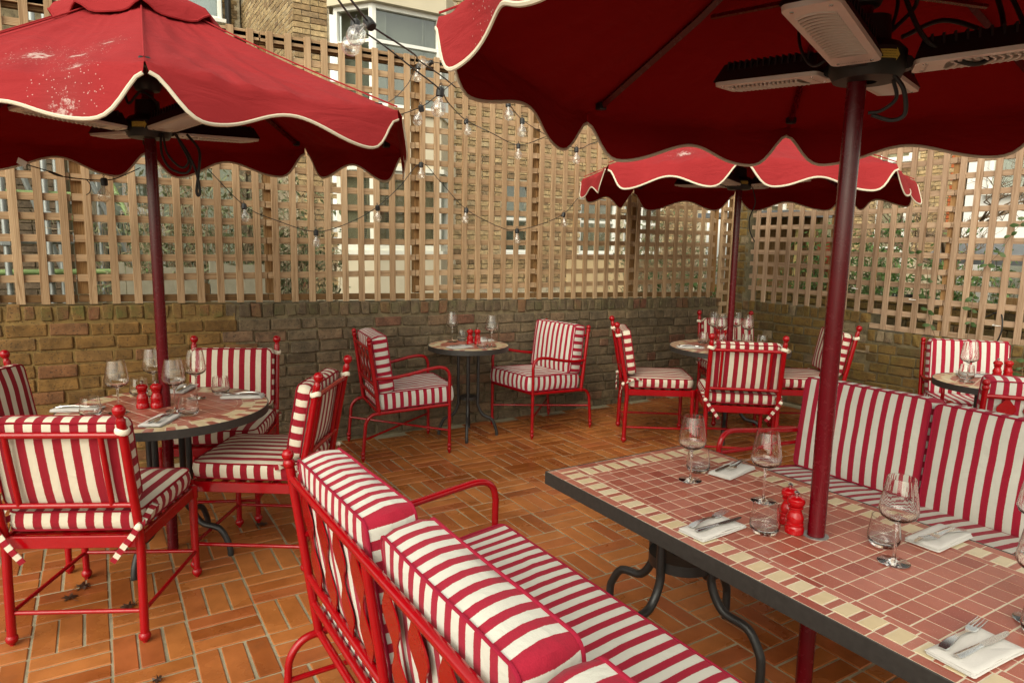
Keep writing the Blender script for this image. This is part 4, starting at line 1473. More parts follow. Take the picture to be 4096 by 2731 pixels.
gp = 'scalloped red parasols'
STAINS = [(-0.25, -1.0, 0.06), (-0.30, -1.10, 0.09), (-0.36, -1.16, 0.10), (-0.42, -1.20, 0.10), (-0.31, -1.22, 0.10), (-0.24, -0.84, 0.07), (-0.36, -0.70, 0.10), (-0.15, -0.74, 0.06)]
parasol('red scalloped parasol over the left table, wet and stained with bird droppings', (0.249, 3.655), 0.232, 3.62, 1.195, R_(-93.4), 2.032, 1.978, 1.888, 2.65, (0, 0), 1.0, dz={7: -0.06, 0: 0.017, 1: 0.006, 2: -0.026, 3: 0.057, 4: 0.028, 5: -0.005}, drs={7: -0.06, 0: -0.03, 1: 0.07, 2: 0.02, 3: 0.05, 4: -0.02, 5: 0.06}, flare=0.31, dirt_spots=STAINS, group=gp)
parasol('red scalloped parasol in the foreground, seen from below above the long table', (1.853, 1.215), 1.877, 1.085, 1.24, R_(50.1), 2.095, 2.026, 1.949, 2.66, (0, 0), 5.0, dz={7: -0.041, 0: -0.038, 1: -0.045, 2: 0.066, 3: 0.062}, drs={7: -0.032, 0: 0.075, 1: 0.012, 2: 0.04, 3: -0.10}, flare=0.09, dirt_spots=[(-1.2, 0.35, 0.2)], group=gp)
parasol('red scalloped parasol in the far corner, half hidden behind the foreground one', (4.39, 3.785), 4.376, 3.784, 1.262, R_(-138.2), 2.055, 1.981, 1.905, 2.64, (0.0, 0.0), 9.0, dz={3: -0.018, 4: 0.001, 5: -0.008, 6: 0.015, 7: 0.022, 0: 0.027, 1: -0.007, 2: -0.031}, drs={3: 0.032, 4: -0.02, 5: 0.05, 6: -0.023, 7: -0.007, 0: -0.035, 1: 0.033, 2: -0.027}, flare=0.36, dirt_spots=[(-0.85, -0.25, 0.1), (-0.75, -0.5, 0.08)], group=gp)

# ------------------------------------------------------------------ parasol heaters
_texts = {}
def text_mesh(txt, size, mat):
    if (txt, size) not in _texts:
        cu = bpy.data.curves.new('print', 'FONT')
        cu.body = txt
        cu.size = size
        cu.align_x = 'CENTER'
        ob = bpy.data.objects.new('print', cu)
        me = bpy.data.meshes.new_from_object(ob)
        bpy.data.objects.remove(ob)
        me.materials.clear()
        me.materials.append(MATS[mat])
        _texts[(txt, size)] = me
    return _texts[(txt, size)]

def heater(label, x, y, z, rot, group, arm_deg=(0, 90, 180, 270), lens=(0.42, 0.42, 0.42, 0.42)):
    t = thing('parasol_heater', label, 'heater', (x, y, z), rot, group)
    MB().lathe([(0.028, 0.0), (0.085, 0.004), (0.098, 0.03), (0.098, 0.075), (0.08, 0.095), (0.055, 0.105), (0.05, 0.17), (0.028, 0.175)], 28, closed=True).build('hub', 'black_plastic', t, angle=30)
    # arrow shaped notice wrapped round the hub, with its print
    def hub_pt(a, z):
        return (0.0989 * math.cos(a), 0.0989 * math.sin(a), z)
    st = MB()
    na = 9
    vs = [hub_pt(0.42 + 0.07 * q, 0.042) for q in range(na)] + [hub_pt(0.42 + 0.07 * q, 0.064) for q in range(na)]
    fs = [(q, q + 1, na + q + 1, na + q) for q in range(na - 1)]
    vs += [hub_pt(0.98, 0.036), hub_pt(1.10, 0.053), hub_pt(0.98, 0.070)]
    fs.append((2 * na, 2 * na + 1, 2 * na + 2))
    sk = st.add(vs, fs).build('notice_sticker', 'sticker_yellow', t)
    for ln, (txt, z) in enumerate((('ATTENTION: IMPORTANT', 0.0585), ('PLEASE PRESS BUTTON', 0.0520), ('WHEN CLOSING THE HEATER', 0.0455))):
        am = 0.70
        n_ = Vector((math.cos(am), math.sin(am), 0))
        x_ = Vector((-math.sin(am), math.cos(am), 0))
        Mt = Matrix((x_, Vector((0, 0, 1)), n_)).transposed().to_4x4()
        o = put('notice_print', text_mesh(txt, 0.0042, 'ink'), sk)
        o.matrix_local = Matrix.Translation(n_ * 0.1004 + Vector((0, 0, z - 0.0015))) @ Mt
    for k, deg in enumerate(arm_deg):
        a = R_(deg)
        M = Matrix.Rotation(a, 4, 'Z') @ Matrix.Translation((0.11 + lens[k] / 2, 0, 0.052)) @ Matrix.Rotation(-0.06, 4, 'Y')
        L, W = lens[k], 0.125
        # black housing, tapered upwards
        hb = MB()
        n0 = [(-L / 2, -W / 2), (L / 2, -W / 2), (L / 2, W / 2), (-L / 2, W / 2)]
        n1 = [(-L / 2 + 0.02, -W / 2 + 0.025), (L / 2 - 0.02, -W / 2 + 0.025), (L / 2 - 0.02, W / 2 - 0.025), (-L / 2 + 0.02, W / 2 - 0.025)]
        vs = [(px, py, 0.0) for px, py in n0] + [(px, py, 0.055) for px, py in n1]
        hb.add(vs, [(0, 1, 5, 4), (1, 2, 6, 5), (2, 3, 7, 6), (3, 0, 4, 7), (4, 5, 6, 7)], flat=True, M=M)
        hs_ = hb.build('housing', 'black_plastic', t)
        for f in range(14):
            xx = -L / 2 + 0.04 + f * (L - 0.08) / 13
            MB().box((xx, 0, 0.045), (0.006, W - 0.03, 0.03), 0.0, M).build('vent_fin', 'black_plastic', hs_)
        # silver front frame with rounded window
        fr = MB()
        oc = rounded_rect(L / 2, W / 2, 0.02, 4)
        icn = []
        for px, py in oc:
            icn.append((px * 0.70 + 0.012, py * 0.68))
        nn = len(oc)
        vs = [(px, py, -0.001) for px, py in oc] + [(px * 0.99, py * 0.97, -0.012) for px, py in oc] + [(px, py, -0.014) for px, py in icn] + [(px * 0.985, py * 0.97, 0.004) for px, py in icn]
        fs = []
        for i in range(nn):
            j = (i + 1) % nn
            for q in range(3):
                fs.append((q * nn + i, (q + 1) * nn + i, (q + 1) * nn + j, q * nn + j))
        fr.add(vs, fs, M=M)
        ff = fr.build('grille_frame', 'silver_grille', t, angle=30)
        MB().box((0.012, 0, 0.006), (L * 0.70, W * 0.68, 0.003), 0, M).build('reflector_plate', 'reflector', ff)
        nb = 17
        for f in range(nb):
            xx = 0.012 - L * 0.33 + L * 0.66 * f / (nb - 1)
            arc = [(xx + 0.018 * (1 - (yy / (W * 0.34)) ** 2), yy, -0.0145) for yy in [W * 0.34 * q / 4 for q in range(-4, 5)]]
            MB().tube(arc, 0.0034, 5, M=M).build('grille_bar', 'silver_grille', ff)
        for sx in (-1, 1):
            for sy in (-1, 1):
                MB().lathe([(0.0, -0.0155), (0.004, -0.015), (0.005, -0.0125)], 8, M @ Matrix.Translation((sx * (L / 2 - 0.025), sy * (W / 2 - 0.022), 0))).build('screw', 'steel', ff)
        o = put('warning_print', text_mesh('HOT! DO NOT TOUCH!', 0.0075, 'ink'), ff)
        o.matrix_local = M @ Matrix.Translation((-L / 2 + 0.034, 0, -0.0150)) @ Matrix.Rotation(PI, 4, 'X') @ Matrix.Rotation(PI / 2, 4, 'Z')
        br = MB()
        br.box((-L / 2 - 0.012, 0, 0.004), (0.05, 0.03, 0.016), 0.003, M)
        br.lathe([(0.0, -0.02), (0.018, -0.02), (0.018, 0.02), (0.0, 0.02)], 14, M @ Matrix.Translation((-L / 2 - 0.015, 0, 0.004)) @ Matrix.Rotation(PI / 2, 4, 'X'))
        br.build('hinge', 'black_plastic', t, angle=30)
    return t

def cable(parent, name, pts, r=0.0055, mat='cable_black', per=8):
    return MB().tube(spline(pts, per), r, 8).build(name, mat, parent)

gh = 'heaters under the parasols'
h1 = heater('four armed black and silver heater under the foreground parasol', 1.868, 1.19, 2.012, R_(200), gh, (0, -100, 180, 104), (0.46, 0.34, 0.36, 0.42))
def hub_frame(o):
    return Matrix.Translation(o.location) @ Matrix.Rotation(o.rotation_euler[2], 4, 'Z')
def world_cable(o, pts, r=0.0055):
    inv = hub_frame(o).inverted()
    cable(o, 'power_cable', [inv @ Vector(p) for p in pts], r)
# view-right is (0.854,-0.521): cables looping to the right of the hub
def off(o, rgt, fwd, z):
    return (o.location[0] + 0.854 * rgt + 0.521 * fwd, o.location[1] - 0.521 * rgt + 0.854 * fwd, z)
world_cable(h1, [off(h1, 0.06, 0.0, 2.34), off(h1, 0.05, -0.05, 2.25), off(h1, 0.10, -0.10, 2.10), off(h1, 0.22, -0.12, 2.035), off(h1, 0.30, -0.10, 2.10), off(h1, 0.31, -0.05, 2.22), off(h1, 0.26, 0.0, 2.36), off(h1, 0.2, 0.05, 2.45)], 0.0065)
world_cable(h1, [off(h1, 0.30, 0.1, 2.45), off(h1, 0.34, 0.0, 2.30), off(h1, 0.39, -0.05, 2.15), off(h1, 0.36, -0.08, 2.08), off(h1, 0.29, -0.06, 2.13), off(h1, 0.20, 0.0, 2.18), off(h1, 0.10, 0.02, 2.14)], 0.0065)
world_cable(h1, [off(h1, 0.045, -0.06, 2.02), off(h1, 0.07, -0.07, 1.98), off(h1, 0.085, -0.06, 1.92), off(h1, 0.06, -0.04, 1.905), off(h1, 0.01, -0.03, 1.92)], 0.006)
world_cable(h1, [off(h1, 0.05, -0.05, 2.01), off(h1, 0.06, -0.055, 1.96), off(h1, 0.03, -0.04, 1.93), off(h1, 0.0, -0.03, 1.925)], 0.005)
world_cable(h1, [off(h1, -0.16, 0.1, 2.22), off(h1, -0.17, 0.05, 2.12), off(h1, -0.14, 0.02, 2.06), off(h1, -0.09, 0.0, 2.10), off(h1, -0.06, 0.0, 2.18)], 0.0045)
world_cable(h1, [off(h1, 0.03, 0.02, 2.35), off(h1, 0.05, -0.02, 2.25), off(h1, 0.09, -0.03, 2.28), off(h1, 0.12, 0.0, 2.22), off(h1, 0.06, 0.0, 2.15)], 0.006)
world_cable(h1, [off(h1, 0.06, 0.02, 2.30), off(h1, 0.07, 0.0, 2.22), off(h1, 0.05, 0.0, 2.12)], 0.005)

h2 = heater('four armed heater with hanging cables under the left parasol', 0.245, 3.655, 2.0, R_(200), gh)
world_cable(h2, [off(h2, 0.08, -0.05, 2.03), off(h2, 0.085, -0.06, 1.93), off(h2, 0.12, -0.06, 1.865), off(h2, 0.19, -0.06, 1.845), off(h2, 0.21, -0.05, 1.89), off(h2, 0.18, -0.04, 1.96), off(h2, 0.13, -0.03, 2.03)], 0.0055)
world_cable(h2, [off(h2, 0.09, -0.05, 2.02), off(h2, 0.11, -0.06, 1.93), off(h2, 0.17, -0.06, 1.87), off(h2, 0.205, -0.06, 1.90), off(h2, 0.17, -0.05, 1.97), off(h2, 0.14, -0.03, 2.02)], 0.005)
world_cable(h2, [off(h2, 0.14, -0.04, 2.02), off(h2, 0.20, -0.06, 1.94), off(h2, 0.235, -0.06, 1.86), off(h2, 0.25, -0.06, 1.77), off(h2, 0.242, -0.06, 1.745), off(h2, 0.235, -0.06, 1.77), off(h2, 0.25, -0.06, 1.86), off(h2, 0.25, -0.05, 1.95), off(h2, 0.19, -0.03, 2.02)], 0.006)
world_cable(h2, [off(h2, -0.02, 0, 2.35), off(h2, -0.07, -0.04, 2.25), off(h2, -0.06, -0.05, 2.15), off(h2, 0.0, -0.05, 2.20), off(h2, 0.06, -0.04, 2.16), off(h2, 0.05, 0, 2.10)], 0.006)
h3 = heater('four armed heater glimpsed under the far corner parasol', 4.39, 3.785, 2.0, R_(200), gh)
world_cable(h3, [off(h3, 0.09, -0.05, 2.02), off(h3, 0.115, -0.06, 1.9), off(h3, 0.085, -0.04, 1.78), off(h3, 0.10, -0.03, 1.68), off(h3, 0.14, -0.03, 1.60)], 0.005)
# ------------------------------------------------------------------ table ware
def flute(j, a, amp=0.016, n=22):
    return 1.0 + amp * math.cos(n * a)
def wine_mesh():
    out = [(0.0, 0.0), (0.040, 0.001), (0.0425, 0.0025), (0.038, 0.0035), (0.018, 0.0052), (0.007, 0.009), (0.0040, 0.02), (0.0038, 0.08), (0.0042, 0.112), (0.010, 0.120), (0.028, 0.127), (0.044, 0.137), (0.0505, 0.150), (0.0500, 0.164), (0.0465, 0.190), (0.0415, 0.220), (0.0365, 0.250)]
    inn = [(0.0353, 0.250), (0.0402, 0.220), (0.0451, 0.190), (0.0485, 0.164), (0.0488, 0.151), (0.0425, 0.140), (0.027, 0.131), (0.010, 0.126), (0.0, 0.1255)]
    m = MB()
    N = len(out)
    def mod(j, a):
        if 11 <= j <= 15 or N + 1 <= j <= N + 5:
            return 1 + 0.010 * math.cos(24 * a)
        return 1.0
    m.lathe(out + inn, 72, mod=mod)
    return m.mesh('wine_glass', 'table_glass', 60)
def tumbler_mesh():
    out = [(0.0, 0.0), (0.028, 0.0), (0.036, 0.004), (0.0435, 0.016), (0.0455, 0.028), (0.0425, 0.055), (0.0375, 0.092)]
    inn = [(0.0361, 0.092), (0.041, 0.055), (0.0438, 0.029), (0.0415, 0.019), (0.030, 0.012), (0.0, 0.011)]
    m = MB()
    N = len(out)
    def mod(j, a):
        return 1 + 0.011 * math.cos(24 * a) if (3 <= j <= 5 or N + 1 <= j <= N + 3) else 1.0
    m.lathe(out + inn, 72, mod=mod)
    return m.mesh('tumbler', 'table_glass', 60)
WINE, TUMB = wine_mesh(), tumbler_mesh()

def wine(x, y, z, label):
    o = put('wine_glass', WINE, None, (x, y, z + 0.001), (0, 0, random.uniform(0, 1)))
    tag(o, label, 'wine glass', 'stemmed wine glasses on the tables')
def tumbler(x, y, z, label):
    o = put('water_tumbler', TUMB, None, (x, y, z + 0.001), (0, 0, random.uniform(0, 1)))
    tag(o, label, 'tumbler', 'fluted water tumblers on the tables')

mill0 = None
def mill(x, y, z, label):
    global mill0
    if mill0 is None:
        t = thing('pepper_mill', label, 'pepper mill', (x, y, z), 0, 'red pepper and salt mills')
        MB().lathe([(0.0, 0.001), (0.026, 0.001), (0.0285, 0.004), (0.0285, 0.022), (0.0255, 0.027), (0.0265, 0.031), (0.0265, 0.035), (0.024, 0.038), (0.0262, 0.046), (0.0255, 0.055), (0.021, 0.066), (0.0175, 0.075), (0.0185, 0.080), (0.0225, 0.083), (0.0225, 0.087), (0.015, 0.0885), (0.0, 0.0885)], 32).build('body', 'mill_red', t, angle=35)
        MB().lathe([(0.0, 0.0892), (0.020, 0.0892), (0.0255, 0.097), (0.0268, 0.104), (0.0245, 0.112), (0.016, 0.1185), (0.006, 0.1205), (0.0, 0.1205)], 32).build('cap', 'mill_red', t, angle=35)
        MB().lathe([(0.0, 0.1195), (0.006, 0.12), (0.0055, 0.125), (0.008, 0.129), (0.008, 0.133), (0.005, 0.1355), (0.0, 0.136)], 16).build('knob', 'steel', t)
        mill0 = t
        return
    dup(mill0, (x, y, z), random.uniform(0, 3), label, 'red pepper and salt mills')

def napkin(x, y, z, rz, label, dx=0.105, dy=0.05, layers=4):
    t = thing('folded_napkin', label, 'napkin', (x, y, z), rz, 'folded white napkins')
    ol = rounded_rect(dx, dy, 0.006, 2)
    for L in range(layers):
        sh = 1.0 - 0.02 * L + random.uniform(-0.025, 0.02)
        z0 = 0.0012 + L * 0.0026
        n = len(ol)
        ox, oy = random.uniform(-0.004, 0.004), random.uniform(-0.003, 0.003)
        vs, fs = [], []
        P = lambda px, py, zz, q: (px * sh * q + ox, py * sh * q + oy, zz + 0.0034 * noise.noise((px * 26 + x * 9, py * 26 + L * 0.9, y * 7)) + 0.0012)
        for q, zz in ((0.98, z0), (1.0, z0 + 0.0012), (0.98, z0 + 0.0023)):
            vs += [P(px, py, zz, q) for px, py in ol]
        for q in (0.75, 0.45, 0.15):
            vs += [P(px, py, z0 + 0.0026, q) for px, py in ol]
        for r in range(5):
            for i in range(n):
                j = (i + 1) % n
                fs.append((r * n + i, r * n + j, (r + 1) * n + j, (r + 1) * n + i))
        fs.append(tuple(reversed(range(n))))
        fs.append(tuple(5 * n + i for i in range(n)))
        MB().add(vs, fs).build('napkin_fold', 'linen_solid', t, angle=50)
    return 0.0012 + layers * 0.0026 + 0.005

def fork_mesh():
    m = MB()
    prof = [(0.0, 0.0085), (0.012, 0.011), (0.04, 0.0088), (0.08, 0.0042), (0.11, 0.0036), (0.125, 0.006), (0.135, 0.0115), (0.150, 0.0125)]
    zc = lambda s: 0.004 + 0.010 * math.sin(min(1, s / 0.125) * PI) * 0.7 + (0.006 * ((s - 0.125) / 0.07) if s > 0.125 else 0)
    vs, fs = [], []
    for s, w_ in prof:
        for dy, dz_ in ((-w_, 0), (w_, 0), (w_ * 0.9, 0.002), (-w_ * 0.9, 0.002)):
            vs.append((s, dy, zc(s) + dz_))
    for i in range(len(prof) - 1):
        for q in range(4):
            r = (q + 1) % 4
            fs.append((i * 4 + q, (i + 1) * 4 + q, (i + 1) * 4 + r, i * 4 + r))
    e = (len(prof) - 1) * 4
    fs += [(0, 1, 2, 3), (e + 3, e + 2, e + 1, e)]
    m.add(vs, fs)
    for k in range(4):
        y = -0.0108 + 0.0072 * k
        m.tube([(0.149, y, zc(0.15) + 0.001), (0.17, y * 1.0, zc(0.17) + 0.0005), (0.200, y * 0.95, zc(0.195) + 0.002)], [0.0020, 0.0017, 0.0009], 6)
    return m.mesh('fork', 'steel', 45)
def knife_mesh():
    m = MB()
    hp = [(0.0, 0.0075), (0.01, 0.0095), (0.05, 0.0085), (0.085, 0.006), (0.095, 0.0068)]
    vs, fs = [], []
    for s, w_ in hp:
        for a in range(8):
            vs.append((s, w_ * math.cos(a * PI / 4), 0.004 + 0.0036 * math.sin(a * PI / 4)))
    for i in range(len(hp) - 1):
        for q in range(8):
            r = (q + 1) % 8
            fs.append((i * 8 + q, (i + 1) * 8 + q, (i + 1) * 8 + r, i * 8 + r))
    fs += [tuple(range(8))[::-1], tuple((len(hp) - 1) * 8 + q for q in range(8))]
    m.add(vs, fs)
    edge = [(0.094, -0.006), (0.12, -0.0095), (0.17, -0.0098), (0.20, -0.006), (0.213, 0.002), (0.208, 0.0062), (0.15, 0.0075), (0.094, 0.006)]
    m.prism(edge, 0.0034, 0.0046)
    return m.mesh('table_knife', 'steel', 35)
FORK, KNIFE = fork_mesh(), knife_mesh()

def setting(x, y, z, rz, where, fork=None, knife=None, dx=0.105, dy=0.05):
    """napkin with fork and knife laid on it; fork/knife: (x,y,angle) of the handle end"""
    h = napkin(x, y, z, rz, 'folded white napkin under cutlery ' + where, dx, dy)
    for me, nm, cat, pose, alt in ((FORK, 'fork', 'fork', fork, -0.018), (KNIFE, 'table_knife', 'knife', knife, 0.016)):
        if pose is None:
            ca, sa = math.cos(rz), math.sin(rz)
            lx, ly = -0.085, alt
            pose = (x + lx * ca - ly * sa, y + lx * sa + ly * ca, rz + random.uniform(-0.12, 0.12))
        o = put(nm, me, None, (pose[0], pose[1], z + h - 0.001), (0, random.uniform(0.0, 0.012), pose[2]))
        tag(o, ('steel fork on napkin ' if nm == 'fork' else 'steel table knife on napkin ') + where, cat, 'forks on napkins' if nm == 'fork' else 'table knives on napkins')

# long table
zt = T_RECT
wine(1.875, 1.762, zt, 'tall wine glass at the far left corner of the long table')
wine(1.944, 1.484, zt, 'wine glass on the long table just behind a tumbler, left of the mills')
wine(1.883, 0.990, zt, 'wine glass nearest the bench, right of the parasol pole on the long table')
wine(1.872, 0.645, zt, 'wine glass whose foot shows at the right edge, by the nearest napkin')
wine(2.265, 0.805, zt, 'wine glass cut by the right edge beside the far bench')
tumbler(1.978, 1.822, zt, 'fluted tumbler behind the farthest wine glass of the long table')
tumbler(1.727, 1.307, zt, 'fluted tumbler left of the red mills on the long table')
tumbler(1.967, 1.070, zt, 'fluted tumbler right of the parasol pole on the long table')
tumbler(1.812, 0.603, zt, 'fluted tumbler cut by the right edge next to the nearest fork')
mill(1.855, 1.318, zt, 'rear red mill beside the parasol pole on the long table')
mill(1.809, 1.261, zt, 'front red mill beside the parasol pole on the long table')
setting(2.100, 1.755, zt, 0.22, 'at the far end of the long table', (2.235, 1.79, PI + 0.28), (2.21, 1.80, PI + 0.2))
setting(1.598, 1.400, zt, 0.05, 'left of the tumbler on the long table', (1.522, 1.420, 0.16), (1.518, 1.392, 0.02))
setting(2.165, 1.012, zt, 0.02, 'beside the far bench, right of the pole', (2.262, 0.985, PI - 0.13), (2.246, 1.013, PI - 0.02))
setting(1.606, 0.650, zt, -0.05, 'in the bottom right corner of the picture', (1.526, 0.682, 0.05), (1.523, 0.651, -0.05), 0.108, 0.052)
# left round table
zt = T_L
wine(0.05, 3.603, zt, 'leftmost wine glass on the left round table')
wine(0.219, 3.908, zt, 'wine glass half behind the pole at the back of the left table')
wine(0.281, 3.525, zt, 'wine glass just right of the mills on the left table')
wine(0.403, 3.764, zt, 'rightmost wine glass on the left table, before the striped chair back')
tumbler(-0.061, 3.579, zt, 'leftmost fluted tumbler on the left round table')
tumbler(0.152, 3.968, zt, 'fluted tumbler at the back of the left table behind the mills')
tumbler(0.326, 3.410, zt, 'fluted tumbler at the front of the left round table')
tumbler(0.526, 3.820, zt, 'rightmost fluted tumbler on the left round table')
mill(0.153, 3.657, zt, 'left red mill of the pair on the left round table')
mill(0.212, 3.640, zt, 'right red mill of the pair on the left round table')
setting(-0.115, 3.752, zt, -0.45, 'at the left side of the left table')
setting(0.205, 3.345, zt, 1.05, 'at the front of the left round table')
setting(0.612, 3.690, zt, 2.75, 'at the right side of the left table')
setting(0.36, 4.02, zt, 4.25, 'at the back of the left table')
# bistro table
zt = T_S
wine(2.465, 4.985, zt, 'left wine glass on the small bistro table by the wall')
wine(2.623, 4.608, zt, 'right wine glass on the small bistro table by the wall')
tumbler(2.573, 5.02, zt, 'rear tumbler on the small bistro table by the wall')
tumbler(2.529, 4.585, zt, 'front tumbler on the small bistro table by the wall')
mill(2.542, 4.818, zt, 'left red mill on the small bistro table by the wall')
mill(2.598, 4.796, zt, 'right red mill on the small bistro table by the wall')
setting(2.385, 4.685, zt, 0.12, 'at the front left of the small bistro table')
setting(2.70, 4.92, zt, 3.25, 'at the rear right of the small bistro table')
# far corner table
wine(4.571, 4.13, zt, 'leftmost wine glass on the far corner table')
wine(4.480, 3.963, zt, 'wine glass left of the pole on the far corner table')
wine(4.761, 4.044, zt, 'wine glass just right of the pole on the far corner table')
wine(4.663, 3.834, zt, 'rightmost wine glass on the far corner table')
tumbler(4.344, 4.026, zt, 'leftmost tumbler on the far corner table')
tumbler(4.430, 3.90, zt, 'small looking tumbler behind a chair finial on the far corner table')
tumbler(4.617, 3.80, zt, 'tumbler right of the pole on the far corner table')
tumbler(4.690, 3.70, zt, 'rightmost tumbler on the far corner table')
mill(4.522, 4.02, zt, 'left red mill on the far corner table')
mill(4.515, 3.925, zt, 'right red mill on the far corner table, beside the pole')
setting(4.06, 3.90, zt, -0.5, 'at the left of the far corner table')
setting(4.72, 3.62, zt, 2.6, 'at the right of the far corner table')
# right edge table
wine(4.615, 2.094, zt, 'wine glass on the small table at the right edge')
tumbler(4.712, 2.145, zt, 'tumbler behind the wine glass on the right edge table')
mill(4.895, 2.052, zt, 'left red mill on the small table at the right edge')
mill(4.965, 2.020, zt, 'right red mill on the small table at the right edge')
setting(4.87, 2.16, zt, 2.5, 'behind the mills on the right edge table')

# ------------------------------------------------------------------ string lights
def bulb_meshes():
    s = MB().lathe([(0.0, 0.012), (0.010, 0.012), (0.0165, 0.006), (0.0175, -0.004), (0.0175, -0.026), (0.0135, -0.030), (0.0, -0.030)], 16).mesh('socket', 'black_plastic', 35)
    hk = MB().tube([(0.0075 * math.cos(a), 0, 0.021 + 0.0075 * math.sin(a)) for a in [2 * PI * k / 12 for k in range(12)]], 0.0017, 6, closed=True).mesh('hook', 'black_plastic')
    out = [(0.012, -0.028), (0.0125, -0.040), (0.019, -0.052), (0.0285, -0.065), (0.0325, -0.082), (0.0295, -0.099), (0.020, -0.1105), (0.009, -0.1155), (0.0, -0.1165)]
    b = MB().lathe(out, 28).mesh('bulb', 'bulb_glass', 60)
    fil = MB().tube([(0.006 * math.cos(a), 0.004 * math.sin(a), -0.062 - 0.016 * math.sin(a / 2)) for a in [k * PI / 6 for k in range(13)]], 0.0006, 4).tube([(0, 0, -0.03), (0, 0, -0.06)], 0.0022, 6).mesh('filament', 'silver_grille')
    return s, hk, b, fil
SOCK, HOOK, BULB, FIL = bulb_meshes()

def garland(label, pts, bulbs, r=0.0028, tag_at=None):
    """pts: world cable points; bulbs: (position, tilt direction) hung below the cable"""
    t = thing('string_light', label, 'string lights', pts[0], 0, 'black string lights')
    o = Vector(pts[0])
    MB().tube(spline([Vector(p) - o for p in pts], 8), r, 6).build('cable', 'cable_black', t)
    for b in bulbs:
        p, tx, ty = Vector(b[0]) - o, b[1], b[2]
        s = put('socket', SOCK, t, p, (tx, ty, random.uniform(0, 3)))
        put('hook', HOOK, s)
        g = put('bulb', BULB, t, p, (tx, ty, random.uniform(0, 3)))
        put('filament', FIL, g)
    if tag_at:
        p = Vector(tag_at) - o
        MB().box((0, 0, 0), (0.045, 0.001, 0.03)).build('paper_tag', 'sticker_white', t, p, (0.2, 0.5, -0.5))
    return t
PB = [(0.648, 4.98, 2.025), (0.884, 4.98, 1.78), (1.085, 4.98, 1.688), (1.368, 4.98, 1.615), (1.62, 4.98, 1.687), (1.833, 4.98, 1.81), (2.014, 4.98, 1.971), (2.188, 4.98, 2.151), (2.349, 4.98, 2.028), (2.583, 4.98, 1.82), (2.901, 4.98, 1.687), (3.068, 4.98, 1.668), (3.326, 4.98, 1.728), (3.548, 4.98, 1.821), (3.699, 4.98, 1.963)]
garland('string lights swagged in two loops along the front of the wide trellis', PB, [(PB[1], 0, 0.25), (PB[3], 0, 0.0), (PB[5], 0, -0.25), (PB[7], 0.0, -0.05), (PB[9], 0, 0.25), (PB[11], 0, 0.0), (PB[13], 0, -0.25)])
PA_ = [(-0.257, 4.118, 1.89), (-0.167, 4.238, 1.871), (-0.124, 4.268, 1.855), (-0.016, 4.319, 1.849), (0.063, 4.319, 1.851), (0.125, 4.355, 1.868), (0.249, 4.528, 1.945)]
sa = garland('short string light with a paper tag and one bulb under the left parasol', PA_, [(PA_[4], 0, -0.06)], tag_at=(-0.275, 4.09, 1.897))
o_ = Vector(PA_[0])
MB().tube([Vector((-0.175, 4.228, 1.872)) - o_, Vector((-0.15, 4.25, 1.863)) - o_, Vector((-0.12, 4.27, 1.854)) - o_], [0.005, 0.0075, 0.004], 8).build('connector', 'black_plastic', sa)
MB().tube(spline([Vector((-0.016, 4.319, 1.849)) - o_, Vector((0.0, 4.31, 1.82)) - o_, Vector((-0.005, 4.31, 1.785)) - o_, Vector((-0.022, 4.31, 1.768)) - o_], 5), 0.0025, 6).build('loose_end', 'cable_black', sa)
C1 = [(0.60, 2.10, 2.33), (0.703, 2.241, 2.303), (0.815, 2.409, 2.295), (0.877, 2.488, 2.293), (0.991, 2.596, 2.289), (1.161, 2.723, 2.257), (1.342, 2.843, 2.216), (1.646, 3.377, 2.276), (2.482, 4.794, 2.477), (2.733, 4.868, 2.422), (3.027, 4.915, 2.356), (2.893, 4.283, 2.338)]
garland('thick string light with a wet bulb, running from overhead to the trellis top', C1, [(C1[2], 0.1, 0.25), (C1[6], 0.05, -0.1), (C1[8], 0.0, 0.2), (C1[10], 0.0, 0.0)], 0.0035)
C2 = [(0.60, 2.02, 2.30), (0.72, 2.169, 2.286), (0.834, 2.335, 2.283), (0.868, 2.373, 2.279), (1.123, 2.634, 2.291), (1.358, 3.098, 2.39), (1.573, 3.324, 2.399), (1.775, 3.557, 2.407)]
garland('thick string light with the largest bulb, hanging nearest the camera', C2, [(C2[2], 0.25, 0.75)], 0.0035)
C3 = [(1.60, 4.30, 2.34), (1.72, 4.293, 2.36), (1.791, 4.076, 2.386), (1.853, 3.989, 2.441), (1.93, 3.9, 2.52)]
garland('thin string light with one bulb, right of the left parasol tip', C3, [(C3[2], 0.1, -0.3)])
C4 = [(2.30, 3.98, 2.53), (2.39, 4.021, 2.474), (2.573, 4.134, 2.399), (2.893, 4.283, 2.338), (3.249, 4.414, 2.292), (3.372, 4.405, 2.335), (3.496, 4.396, 2.379)]
garland('string light emerging below the foreground parasol edge with three bulbs', C4, [(C4[1], 0, 0.1), (C4[2], 0, 0.05), (C4[4], 0, 0.0)])
C5 = [(2.25, 4.72, 2.84), (2.146, 4.704, 2.833), (2.068, 4.748, 2.81), (2.04, 4.759, 2.778), (1.998, 4.769, 2.681), (1.801, 4.507, 2.521), (1.637, 4.235, 2.42)]
garland('tangled string light at the trellis top with two small bulbs', C5, [(C5[1], 0.6, -1.2), (C5[2], 0.1, 0.05)])
